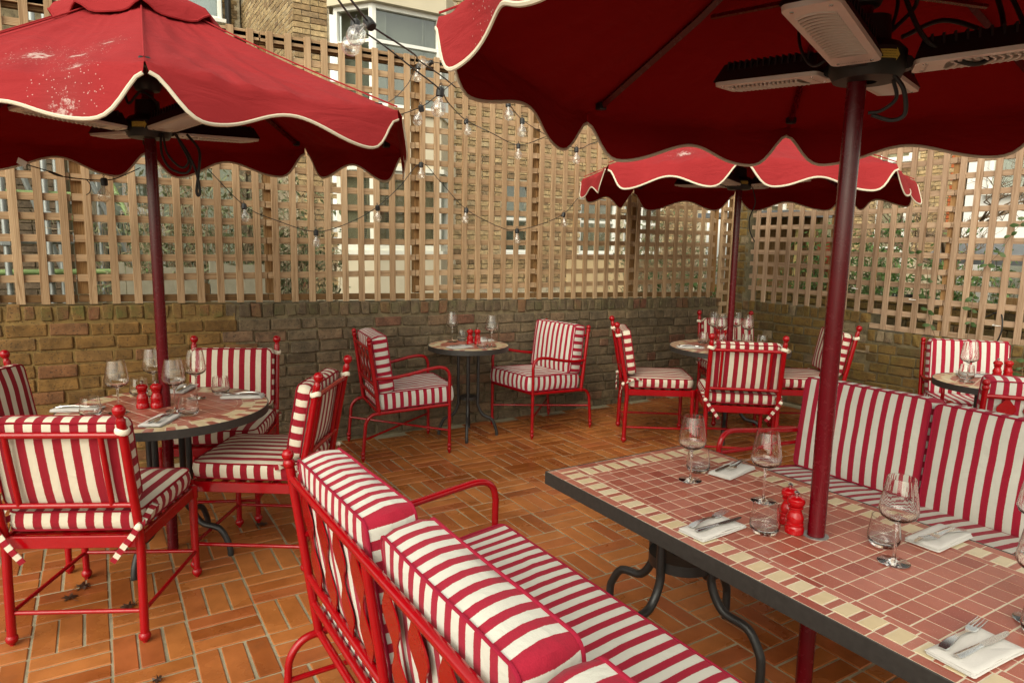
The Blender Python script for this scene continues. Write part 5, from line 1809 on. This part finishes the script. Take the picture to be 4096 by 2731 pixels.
# ------------------------------------------------------------------ neighbouring buildings
def brick_face(root, x0, x1, z0, z1, holes, mat, world_fn, axis='X', plane=0.0, limit=300, rest='brick_field', course=0.075, Lb=0.215):
    pcs = []
    row = 0
    z = z0
    while z < z1 - 0.02:
        x = x0 - (0.11 if row % 2 else 0)
        while x < x1:
            L = Lb if random.random() > 0.3 else 0.103
            a, b = max(x, x0), min(x + L, x1)
            c, zc = (a + b) / 2, z + course / 2
            if b - a > 0.04 and not any(h[0] - 0.02 < c < h[1] + 0.02 and h[2] - 0.02 < zc < h[3] + 0.02 for h in holes):
                Lq = L if b - a > L - 0.001 else round((b - a) / 0.03) * 0.03
                if Lq > 0.02:
                    mt = mat(c, zc) if callable(mat) else mat
                    me = piece_mesh('brick', (Lq, 0.03, course - 0.011), 0.004, mt, 0.002, random.randrange(3))
                    off_ = random.gauss(0, 0.0015)
                    if axis == 'X':
                        M = Matrix.Translation((c, plane + 0.009 + off_, zc))
                    else:
                        M = Matrix.Translation((plane + 0.009 + off_, c, zc)) @ Matrix.Rotation(PI / 2, 4, 'Z')
                    pcs.append((me, M, world_fn(c, zc)))
            x += L + 0.011
        z += course
        row += 1
    emit(root, 'brick', pcs, limit, rest)

def window(root, x0, x1, z0, z1, y, frame_mat='white_paint', bars_x=(), bars_z=(), back='room_dark', sill=True, fw=0.055, M=None, blind=None, depth=0.07):
    """window in the XZ plane facing -Y at y (or transformed by M)"""
    Mx = M or Matrix.Identity(4)
    cx, cz = (x0 + x1) / 2, (z0 + z1) / 2
    f = MB()
    f.box((x0 + fw / 2, y, cz), (fw, depth, z1 - z0), 0.004, Mx)
    f.box((x1 - fw / 2, y, cz), (fw, depth, z1 - z0), 0.004, Mx)
    f.box((cx, y + 0.001, z0 + fw / 2), (x1 - x0 - 2 * fw, depth - 0.004, fw), 0.004, Mx)
    f.box((cx, y + 0.001, z1 - fw / 2), (x1 - x0 - 2 * fw, depth - 0.004, fw), 0.004, Mx)
    wn_ = f.build('window_frame', frame_mat, root)
    for b in bars_x:
        MB().box((b, y + 0.002, cz), (0.045, depth - 0.01, z1 - z0 - 2 * fw), 0.003, Mx).build('mullion', frame_mat, wn_)
    for b in bars_z:
        MB().box((cx, y + 0.003, b), (x1 - x0 - 2 * fw, depth - 0.014, 0.045), 0.003, Mx).build('transom', frame_mat, wn_)
    MB().box((cx, y + 0.018, cz), (x1 - x0 - 2 * fw, 0.005, z1 - z0 - 2 * fw), 0, Mx).build('pane', 'window_glass', wn_)
    MB().box((cx, y + 0.22, cz), (x1 - x0 + 0.1, 0.01, z1 - z0 + 0.1), 0, Mx).build('room', back, wn_)
    if blind:
        n = int((z1 - z0 - 2 * fw) / 0.03)
        b = MB()
        for k in range(n):
            b.box((cx, y + 0.06, z0 + fw + 0.03 * (k + 0.5)), (x1 - x0 - 2 * fw - 0.01, 0.018, 0.004), 0, Mx @ Matrix.Identity(4))
        bo = b.build('blind', blind, wn_)
        bo['kind'] = 'stuff'
        MB().box((cx, y + 0.10, cz), (x1 - x0 - 2 * fw, 0.004, z1 - z0 - 2 * fw), 0, Mx).build('blind_cloth', blind, wn_)
    if sill:
        MB().box((cx, y - 0.05, z0 - 0.03), (x1 - x0 + 0.1, 0.2, 0.06), 0.006, Mx).build('window_sill', frame_mat, wn_)
    return wn_

HY_ = 9.5
hs1 = thing('brick_house', 'yellow brick house with a white two storey bay window behind the wide trellis', 'house', (2.38, HY_, -0.35))
HL = lambda u: u - 2.38
core = MB()
# wall core built from blocks round the openings so that rooms stay hollow
holes = [(HL(5.62), HL(6.16), 1.75, 2.9), (HL(7.12), HL(7.95), 1.75, 2.7), (HL(8.1), HL(9.02), 1.75, 2.7), (HL(2.86), HL(4.68), 0.0, 7.0)]
core.box((HL(2.62), 0.02 + 1.9, 3.5), (0.48, 3.8, 7.0))
core.box((HL(5.15), 0.02 + 1.9, 3.5), (0.94, 3.8, 7.0))
core.box((HL(7.9), 0.02 + 2.3, 3.5), (4.58, 3.0, 7.0))
for a, b in ((5.62, 5.62), (6.16, 7.12), (7.95, 8.1), (9.02, 10.2)):
    if b > a: core.box((HL((a + b) / 2), 0.02 + 0.4, 3.5), (b - a, 0.8, 7.0))
for a, b, z0, z1 in ((5.62, 6.16, 1.75, 2.9), (7.12, 7.95, 1.75, 2.7), (8.1, 9.02, 1.75, 2.7)):
    core.box((HL((a + b) / 2), 0.02 + 0.4, z0 / 2), (b - a, 0.8, z0))
    core.box((HL((a + b) / 2), 0.02 + 0.4, (7 + z1) / 2), (b - a, 0.8, 7 - z1))
core.build('wall_core', 'mortar_house', hs1)
brick_face(hs1, HL(2.38), HL(9.9), 1.2, 5.6, holes, lambda c, z: 'brick_house', lambda c, z: (c + 2.38, HY_, z - 0.35))
# side wall receding from the corner
brick_face(hs1, 0.02, 3.7, 3.0, 5.8, [], lambda c, z: 'brick_house', lambda c, z: (2.38, HY_ + c, z - 0.35), 'Y', 0.0, 120, 'side_brick_field')
window(hs1, HL(5.62), HL(6.16), 1.75, 2.9, 0.08, bars_z=(2.3,), blind=None)
window(hs1, HL(7.12), HL(7.95), 1.75, 2.7, 0.08, bars_x=(HL(7.55),), bars_z=(2.3,), back='blind')
window(hs1, HL(8.1), HL(9.02), 1.75, 2.7, 0.08, bars_x=(HL(8.55),), bars_z=(2.3,), back='blind')
MB().box((HL(7.6), -0.02, 1.25), (1.5, 0.03, 0.8), 0.004).build('render_panel', 'render_tan', hs1)
# canted bay: plan points on the wall, front left, front right, wall
bay = [(HL(2.90), 0.0), (HL(3.265), -0.5), (HL(4.265), -0.5), (HL(4.63), 0.0)]
def bay_band(z0, z1, mat, nm, grow=0.0):
    p = [(bay[0][0] - grow, 0.3)] + [(bay[0][0] - grow, 0.0), (bay[1][0] - grow * 0.4, -0.5 - grow), (bay[2][0] + grow * 0.4, -0.5 - grow), (bay[3][0] + grow, 0.0), (bay[3][0] + grow, 0.3)]
    MB().prism(p, z0, z1).build(nm, mat, hs1)
bay_band(0.0, 1.72, 'render_pale', 'bay_base')
bay_band(1.72, 1.78, 'old_white_paint', 'bay_sill', 0.04)
bay_band(2.92, 3.62, 'render_pale', 'bay_spandrel')
bay_band(2.86, 2.92, 'old_white_paint', 'bay_cornice', 0.05)
bay_band(3.62, 3.68, 'old_white_paint', 'bay_sill', 0.04)
bay_band(4.98, 5.35, 'render_pale', 'bay_parapet', 0.08)
for k in range(3):
    a, b = Vector((*bay[k], 0)), Vector((*bay[k + 1], 0))
    L = (b - a).length
    M = Matrix.Translation(a) @ Matrix.Rotation(math.atan2((b - a).y, (b - a).x), 4, 'Z')
    wide = k == 1
    window(hs1, 0.0, L, 3.68, 4.98, 0.04, 'white_paint', (L / 2,) if False else (), (4.52,), 'room_dark', False, 0.06, M)
    window(hs1, 0.0, L, 1.78, 2.86, 0.04, 'old_white_paint', (L * 0.5,) if wide else (), (2.36,), 'room_dark', False, 0.075, M, 'blind')
MB().tube([(HL(2.12), 3.2, 3.2), (HL(2.12), 3.2, 7)], 0.05, 10).build('drain_pipe', 'black_plastic', hs1)
window(hs1, HL(1.0), HL(1.99), 5.42, 6.9, 3.05, 'white_paint', (), (), 'curtain', True)
MB().box((HL(0.6), 3.75, 3.5), (3.5, 0.6, 7.0)).build('rear_wall', 'mortar_house', hs1)
brick_face(hs1, HL(0.0), HL(2.3), 4.4, 6.2, [(HL(0.9), HL(2.05), 5.3, 7)], 'brick_house', lambda c, z: (c + 2.38, HY_ + 3.45, z - 0.35), 'X', 3.44, 100, 'rear_brick_field')

# ---- dark brick building on the left with scaffold in front
hb_ = thing('brick_building', 'dark brown brick building behind the scaffold at the left edge', 'building', (-4.0, 8.6, -0.35))
MB().box((1.87, 1.5, 3.0), (3.74, 2.98, 6.0)).build('wall_core', 'mortar_dark', hb_)
brick_face(hb_, 2.0, 3.74, 0.9, 3.6, [], 'brick_house_dark', lambda c, z: (c - 4.0, 8.6, z - 0.35), 'X', 0.0, 300)

sc = thing('scaffold', 'galvanised scaffold with green painted tubes behind the left end of the trellis', 'scaffold', (-0.3, 7.0, -0.35))
def stube(a, b, mat='galvanised', r=0.0242):
    MB().tube([(a[0] + 0.3, a[1] - 7.0, a[2] + 0.35), (b[0] + 0.3, b[1] - 7.0, b[2] + 0.35)], r, 10).build('scaffold_tube', mat, sc)
for x, y in ((-0.33, 7.05), (-0.25, 7.25), (-0.62, 7.0), (-1.3, 7.0), (0.06, 7.6), (0.35, 8.0)):
    stube((x, y, -0.35), (x, y, 4.2), 'galvanised' if x < 0.3 else 'green_tube')
for z, mt, y in ((1.90, 'green_tube', 7.1), (1.70, 'green_tube', 7.2), (1.50, 'galvanised', 7.1), (1.19, 'galvanised', 6.95), (1.24, 'green_tube', 7.15), (2.4, 'galvanised', 7.1)):
    stube((-1.9, y, z), (0.62 if z < 1.4 else -0.15, y, z + 0.005), mt)
stube((-0.62, 7.3, 2.5), (-0.2, 7.4, 1.05))
stube((0.05, 8.2, 2.4), (0.62, 7.4, 0.95), 'green_tube')
stube((-0.1, 7.5, 2.3), (0.35, 7.5, 1.2))
for x, y, z in ((-0.33, 7.05, 1.19), (-0.25, 7.25, 1.9), (-0.62, 7.0, 1.5), (0.35, 7.0, 1.19), (0.6, 6.95, 1.19), (-0.33, 7.05, 1.72)):
    MB().box((x + 0.3, y - 7.0, z + 0.35), (0.075, 0.085, 0.07), 0.008).build('clamp', 'galvanised', sc)

# ---- pale houses far behind the scaffold
fh = thing('pale_house', 'cream rendered house with railings far behind the scaffold', 'house', (-1.0, 12.4, -0.35))
MB().box((0.62, 1.5, 1.7), (1.25, 3, 3.4)).build('wall', 'render_pale', fh)
window(fh, 0.66, 0.94, 1.9, 2.9, -0.04, bars_z=(2.4,))
for k in range(22):
    MB().box((0.52 + k * 0.05, -0.6, 1.65), (0.012, 0.012, 0.9)).build('railing_bar', 'black_plastic', fh)
fh2 = thing('pale_house', 'pale green rendered house wall seen past the scaffold tubes', 'house', (0.28, 12.0, -0.35))
MB().box((0.85, 1.5, 1.7), (1.7, 3, 3.4)).build('wall', 'render_green', fh2)
MB().tube([(0.62, -0.06, 0), (0.62, -0.06, 3.4)], 0.05, 8).build('drain_pipe', 'white_paint', fh2)
window(fh2, 0.12, 0.5, 2.3, 3.1, -0.04)

# ---- concrete panel fence behind the trellis
cf = thing('concrete_fence', 'weathered concrete panel fence with uneven tops behind the left trellis', 'fence', (0.1, 6.3, -0.35))
xx = 0.0
for k, (wd, tp) in enumerate(((0.1, 1.70), (0.1, 1.67), (0.12, 1.62), (0.3, 1.66), (0.10, 1.55), (0.26, 1.72), (0.26, 1.68), (0.12, 1.35))):
    p = [(xx, 0.0), (xx + wd - 0.006, 0.0), (xx + wd - 0.006, tp - 0.03 * (k % 3)), (xx, tp)]
    MB().prism(p, -0.03, 0.03, Matrix.Rotation(PI / 2, 4, 'X')).build('panel', 'concrete_plank' if k != 4 else 'rail_wood', cf)
    xx += wd

# ------------------------------------------------------------------ foliage
def leaf_cloud(mb, rng, pos_fn, n, size, drop=0.4):
    for _ in range(n):
        p = pos_fn()
        if p is None:
            continue
        s = size * rng.uniform(0.6, 1.4)
        d = Vector((rng.gauss(0, 1), rng.gauss(0, 1), rng.gauss(0, 0.8) - drop)).normalized()
        sd = d.cross(Vector((rng.gauss(0, 1), rng.gauss(0, 1), rng.gauss(0, 1)))).normalized()
        up = d.cross(sd)
        a, b, c = p, p + d * s * 0.5 + up * s * 0.06, p + d * s
        wv = s * 0.17
        mb.add([a, b - sd * wv, c, b + sd * wv], [(0, 1, 2, 3)], rnd=rng.random() * 0.98 + 0.01)

def shrub(name, label, cat, base, spec, leafmat, n_stem, n_leaf, size, seed, twigmat='twig', group=None, stem_r=0.006, spread=1.0):
    """spec: (rx, ry, z0, z1) ellipsoid of the crown above base"""
    rng = random.Random(seed)
    t = thing(name, label, cat, base, 0, group)
    rx, ry, z0, z1 = spec
    tw, lf = MB(), MB()
    tips = []
    for i in range(n_stem):
        a = rng.uniform(0, 2 * PI)
        q = math.sqrt(rng.random())
        end = Vector((rx * q * math.cos(a), ry * q * math.sin(a), rng.uniform(z0, z1) if rng.random() < 0.4 else z1 - (z1 - z0) * 0.45 * q * q - rng.uniform(0, 0.3) * (z1 - z0)))
        st = Vector((end.x * 0.35 + rng.gauss(0, 0.05), end.y * 0.35 + rng.gauss(0, 0.03), 0.0))
        mid = st.lerp(end, 0.55) + Vector((rng.gauss(0, 0.08), rng.gauss(0, 0.08), rng.uniform(0.02, 0.18)))
        c = spline([st, mid, end + Vector((rng.gauss(0, 0.05), 0, -0.04))], 4)
        tw.tube(c, [stem_r * (1 - 0.7 * k / (len(c) - 1)) for k in range(len(c))], 5, rnd=0.01)
        tips.append(c)
        for _ in range(3):
            k = rng.randrange(3, len(c))
            e = c[k] + Vector((rng.gauss(0, 0.16), rng.gauss(0, 0.12), rng.gauss(0, 0.14)))
            m2 = (c[k] + e) / 2 + Vector((0, 0, rng.uniform(-0.03, 0.05)))
            tw.tube([c[k], m2, e], [stem_r * 0.5, stem_r * 0.4, stem_r * 0.2], 4, rnd=0.01)
            tips.append([c[k], m2, e])
    def pos():
        c = tips[rng.randrange(len(tips))]
        k = rng.randrange(len(c) // 3, len(c))
        return c[k] + Vector((rng.gauss(0, 0.045), rng.gauss(0, 0.045), rng.gauss(0, 0.045))) * spread
    leaf_cloud(lf, rng, pos, n_leaf, size)
    s = tw.build('stem', twigmat, t, angle=0)
    s['kind'] = 'stuff'
    l = lf.build('foliage', leafmat, t, angle=0)
    l['kind'] = 'stuff'
    return t
gsr = 'straggly shrubs behind the wide trellis'
shrub('shrub', 'tangle of bare stems and pale leaves behind the trellis, right of the left pole', 'shrub', (0.75, 6.75, -0.35), (0.62, 0.4, 1.1, 3.0), 'leaf_buddleia', 150, 4200, 0.062, 3, group=gsr)
shrub('shrub', 'leafy straggly shrub behind the trellis next to the bay window', 'shrub', (1.65, 7.1, -0.35), (0.55, 0.4, 0.9, 2.7), 'leaf_buddleia', 90, 3600, 0.07, 4, group=gsr)
shrub('shrub', 'sparse shrub with rusty seed heads beside the scaffold', 'shrub', (0.28, 7.6, -0.35), (0.35, 0.25, 1.2, 2.5), 'leaf_buddleia', 22, 420, 0.075, 5, group=gsr)
shrub('shrub', 'dense pale stemmed shrub behind the right end of the wide trellis', 'shrub', (6.5, 6.7, -0.35), (0.9, 0.4, 0.8, 2.5), 'leaf_buddleia', 160, 3800, 0.06, 6, group=gsr)
shrub('shrub', 'low green leafy plant at the foot of the right end of the wide trellis', 'shrub', (6.2, 6.1, -0.35), (0.7, 0.25, 0.9, 1.6), 'leaf_hedge', 30, 900, 0.08, 8, group=gsr)
ghd = 'green bushes beyond the right hand trellis'
shrub('hedge_bush', 'leafy green bush beyond the right trellis, nearest the far corner', 'bush', (7.6, 5.2, -0.35), (0.5, 0.7, 0.6, 2.2), 'leaf_hedge', 70, 4200, 0.07, 21, 'bark', ghd)
shrub('hedge_bush', 'broad green bush in the middle of the view through the right trellis', 'bush', (8.2, 5.0, -0.35), (0.6, 0.9, 0.7, 2.3), 'leaf_hedge', 70, 4600, 0.075, 22, 'bark', ghd)
shrub('hedge_bush', 'dark green bush low beyond the right trellis', 'bush', (7.7, 4.0, -0.35), (0.4, 0.7, 0.5, 1.9), 'leaf_hedge', 60, 3400, 0.07, 23, 'bark', ghd)
shrub('hedge_bush', 'thin green bush seen past the right trellis post at the picture edge', 'bush', (9.4, 4.2, -0.35), (0.5, 0.6, 0.7, 2.1), 'leaf_hedge', 40, 1200, 0.09, 24, 'bark', ghd)
# bare tree beyond the right fence
bt = thing('bare_tree', 'bare branched small tree in front of the white house on the right', 'tree', (10.2, 5.0, -0.35))
rng = random.Random(77)
trk, tw = MB(), MB()
trk.tube(spline([(0, 0, 0), (0.05, 0.02, 1.2), (-0.03, 0.1, 2.2)], 5), 0.07, 8)
def branch(p, d, L, r, lev):
    e = p + d * L
    m = p + d * L * 0.5 + Vector((rng.gauss(0, 0.05), rng.gauss(0, 0.05), rng.gauss(0, 0.05)))
    (tw).tube([p, m, e], [r, r * 0.8, r * 0.55], 5)
    if lev < 4:
        for _ in range(3):
            nd_ = (d + Vector((rng.gauss(0, 0.5), rng.gauss(0, 0.5), rng.gauss(0.1, 0.4)))).normalized()
            branch(p.lerp(e, rng.uniform(0.5, 1.0)), nd_, L * rng.uniform(0.55, 0.8), r * 0.55, lev + 1)
for k in range(6):
    a = k * 1.05
    branch(Vector((-0.02, 0.08, 1.4 + 0.14 * k)), Vector((math.cos(a), math.sin(a), 0.5)).normalized(), 0.75, 0.03, 0)
trk.build('trunk', 'bark', bt)
cr = tw.build('crown', 'bark', bt, angle=0)
cr['kind'] = 'stuff'

# ---- low wall and houses beyond the right fence
lw_ = thing('garden_wall', 'low brown brick garden wall beyond the right trellis, under the bushes', 'wall', (7.0, 6.4, -0.35), -PI / 2)
MB().box((2.6, 0.13, 0.68), (5.2, 0.22, 1.36)).build('mortar_core', 'mortar_grey', lw_)
brick_face(lw_, 0.0, 5.2, 0.6, 1.42, [], 'brick_olive', lambda c, z: (7.0, 6.4 - c, z - 0.35), 'X', 0.0, 200)
wf = thing('board_fence', 'mossy horizontal board fence beyond the right trellis', 'fence', (7.9, 3.9, -0.35))
for k in range(7):
    MB().box((0.01 * (k % 2), -1.5, 0.35 + k * 0.17), (0.03, 1.9, 0.155), 0.004).build('board', 'rail_wood', wf)

wh = thing('white_house', 'white rendered house with sash windows beyond the right trellis', 'house', (13.0, 3.0, -0.35))
MB().box((1.5, 1.55, 3.5), (3, 3.4, 7)).build('wall', 'render_white', wh)
def wwin(root, y0, y1, z0, z1, back='room_dark', bz=None):
    M = Matrix.Rotation(-PI / 2, 4, 'Z')
    return window(root, -y1, -y0, z0, z1, -0.03, 'white_paint', (), (bz,) if bz else (), back, True, 0.06, M)
wwin(wh, 2.2, 2.9, 2.9, 4.2, bz=3.5)
wwin(wh, 0.9, 1.6, 2.9, 4.2, bz=3.5)
wwin(wh, 2.1, 2.75, 0.9, 2.1)
MB().box((-0.35, 1.5, 2.15), (0.9, 3.2, 0.08), 0.0, Matrix.Rotation(-0.35, 4, 'Y')).build('lean_to_roof', 'roof_slate', wh)
oh = thing('brick_house', 'yellow brick house with orange brick window arches beyond the right trellis', 'house', (13.2, 6.42, -0.35))
MB().box((1.52, 2.5, 3.5), (3, 5.0, 7)).build('wall_core', 'mortar_house', oh)
hl = [(0.9, 1.5, 1.0, 2.9), (2.2, 2.9, 1.0, 2.9), (0.9, 1.5, 3.6, 5.0), (2.2, 2.9, 3.6, 5.0), (3.6, 4.3, 1.0, 2.9)]
brick_face(oh, 0.0, 4.4, 1.8, 5.2, hl, lambda c, z: 'brick_orange' if (c < 0.18) else 'brick_house', lambda c, z: (13.2, 6.42 + c, z - 0.35), 'Y', 0.0, 300)
for y0, y1, z0, z1 in hl:
    wwin(oh, y0, y1, z0, z1, bz=(z0 + z1) / 2)
    for k in range(7):
        yy = y0 - 0.03 + (y1 - y0 + 0.06) * (k + 0.5) / 7
        MB().box((-0.02, yy, z1 + 0.11 + 0.03 * math.sin(PI * (k + 0.5) / 7)), (0.05, (y1 - y0) / 7 - 0.008, 0.2), 0.004).build('arch_brick', 'brick_orange', oh)
MB().tube([(-0.09, -0.05, 0), (-0.09, -0.05, 6)], 0.05, 8).build('drain_pipe', 'black_plastic', oh)
# doorway colours seen behind the left part of the right trellis
sh = thing('garden_shed', 'small shed with a red door and yellow posts beyond the right trellis', 'shed', (7.35, 5.30, -0.35))
MB().box((0.62, 0.85, 1.15), (0.08, 1.3, 2.3)).build('back_wall', 'rail_wood', sh)
MB().box((0.5, 0.0, 1.0), (0.04, 0.30, 2.0), 0.004).build('door', 'door_red', sh)
for yy in (0.22, 0.42):
    MB().box((0.46, yy, 1.1), (0.05, 0.06, 2.2), 0.003).build('post', 'post_yellow', sh)
MB().box((0.3, 0.85, 2.33), (0.9, 1.5, 0.07), 0.004).build('roof', 'roof_slate', sh)

# ------------------------------------------------------------------ climbers, cable and ties on the right fence
def vine(label, pts, leaves, seed):
    rng = random.Random(seed)
    t = thing('climbing_vine', label, 'vine', pts[0], 0, 'vines on the right hand trellis')
    o = Vector(pts[0])
    c = spline([Vector(p) - o for p in pts], 6)
    MB().tube(c, [0.003 - 0.0018 * k / len(c) for k in range(len(c))], 5).build('stem', 'bark', t)
    for k in leaves:
        p = c[min(k, len(c) - 1)]
        for s in (-1, 1):
            L = rng.uniform(0.045, 0.075)
            d = Vector((-0.25, s * 0.8 + rng.gauss(0, 0.2), rng.gauss(-0.1, 0.3))).normalized()
            sd = d.cross(Vector((1, 0.2, 0.1))).normalized()
            pl = []
            for q, w_ in ((0, 0.05), (0.25, 0.7), (0.5, 1.0), (0.75, 0.75), (1.0, 0.03)):
                pl.append((d * L * q + Vector((-0.012 * math.sin(q * PI), 0, 0)), w_ * L * 0.25))
            vs, fs = [], []
            for a, w_ in pl:
                vs += [tuple(a - sd * w_), tuple(a), tuple(a + sd * w_)]
            for i in range(4):
                for z in range(2):
                    fs.append((i * 3 + z, i * 3 + z + 1, i * 3 + z + 4, i * 3 + z + 3))
            mb = MB()
            mb.add(vs, fs, rnd=rng.random() * 0.9 + 0.05)
            mb.build('leaf', 'leaf_vine', t, p)
vine('thin vine climbing the right trellis left of the armchair', [(5.90, 2.95, 0.84), (5.91, 3.02, 1.0), (5.905, 3.06, 1.2), (5.91, 3.08, 1.4), (5.90, 3.17, 1.5), (5.92, 3.20, 1.6)], (4, 8, 11, 15, 20, 26), 5)
vine('long vine climbing the right trellis above the armchair', [(5.90, 2.72, 0.80), (5.905, 2.70, 1.0), (5.90, 2.70, 1.2), (5.91, 2.66, 1.4), (5.90, 2.55, 1.55), (5.91, 2.48, 1.7), (5.90, 2.40, 1.8)], (6, 9, 12, 16, 20, 24, 29, 33, 36), 6)
vine('leafy vine low on the wall at the right edge behind the armchair', [(5.88, 2.15, 0.2), (5.87, 2.25, 0.5), (5.88, 2.30, 0.7), (5.88, 2.22, 0.85), (5.89, 2.2, 1.0)], (5, 8, 10, 12, 14, 16, 18, 20, 22), 7)
cc = thing('cable_coil', 'coil of black cable tied behind the right trellis slats', 'cable', (5.985, 3.18, 1.135))
rng = random.Random(9)
for k in range(9):
    a0 = rng.uniform(-0.02, 0.02)
    lp = [(0.006 * math.sin(3 * a + k), 0.20 * math.cos(a) * rng.uniform(0.92, 1.06) + a0, 0.028 * math.sin(a) + rng.gauss(0, 0.009)) for a in [2 * PI * q / 16 for q in range(16)]]
    MB().tube(spline(lp, 3, True), 0.0045, 6, closed=True).build('cable_turn', 'cable_black', cc)
for k, (y, z) in enumerate(((3.185, 1.14), (3.71, 1.20), (2.53, 0.99))):
    tg = thing('cable_tie', ['white cable tie holding the cable coil on the right trellis', 'white cable tie on a slat left of the cable coil', 'white cable tie low on a slat above the armchair'][k], 'cable tie', (5.93, y, z), 0, 'white cable ties')
    MB().tube([(0.034 * math.cos(a) + 0.01, 0.027 * math.sin(a), 0.002 * math.sin(a)) for a in [2 * PI * q / 16 for q in range(16)]], 0.0028, 6, closed=True).build('strap', 'zip_white', tg)
    MB().box((-0.026, 0.01, 0), (0.006, 0.008, 0.006), 0.001).build('catch', 'zip_white', tg)
lc = thing('loose_cable', 'black cable hanging down behind the right trellis above the armchair', 'cable', (5.93, 2.5, 1.03))
MB().tube(spline([(0.05, 0.25, -0.05), (0.05, 0.12, 0.02), (0.03, 0.03, 0.06), (-0.025, -0.02, 0.0), (-0.03, -0.02, -0.1), (0.0, 0.03, -0.2), (0.02, 0.1, -0.25)], 6), 0.0055, 8).build('cable', 'cable_black', lc)

# ------------------------------------------------------------------ fallen leaves
def dead_leaf(x, y, rz, sc_, label):
    rng = random.Random(int(x * 999))
    pts = []
    lob = 7
    for k in range(lob * 4):
        a = 2 * PI * k / (lob * 4)
        r = 0.022 + 0.026 * abs(math.cos(lob * a / 2)) ** 2.2
        if abs(a - PI) < 0.3: r *= 0.5
        pts.append((r * math.cos(a) * sc_, r * math.sin(a) * sc_, 0.006 + 0.012 * noise.noise((x * 9 + 40 * r * math.cos(a), 40 * r * math.sin(a), 0.3)) + 0.10 * (r - 0.02) * rng.random()))
    m = MB()
    n = len(pts)
    m.add([(0, 0, 0.007)] + pts, [(0, 1 + i, 1 + (i + 1) % n) for i in range(n)])
    t = thing('dead_leaf', label, 'leaf', (x, y, 0.003), rz, 'fallen dead leaves on the patio')
    m.build('blade', 'dead_leaf', t, angle=0)
    MB().tube([(-0.02 * sc_, 0, 0.008), (-0.05 * sc_, 0.006, 0.006), (-0.085 * sc_, 0.002, 0.004)], 0.0012 * sc_, 5).build('stalk', 'dead_leaf', t)

dead_leaf(-0.137, 3.42, 0.5, 0.75, 'largest dead leaf on the tiles under the near left chair')
dead_leaf(-0.182, 3.335, 2.2, 0.7, 'dead leaf just in front of the largest one under the near left chair')
dead_leaf(0.035, 3.135, 4.0, 0.75, 'dead leaf beside the rear stretcher of the near left chair')
dead_leaf(0.693, 3.74, 1.3, 0.8, 'dead leaf by the chair feet right of the left table')
dead_leaf(0.099, 2.528, 5.2, 0.45, 'dead leaf at the bottom edge of the picture')
dead_leaf(0.02, 3.75, 3.0, 0.6, 'small dead leaf in the shade under the left table')
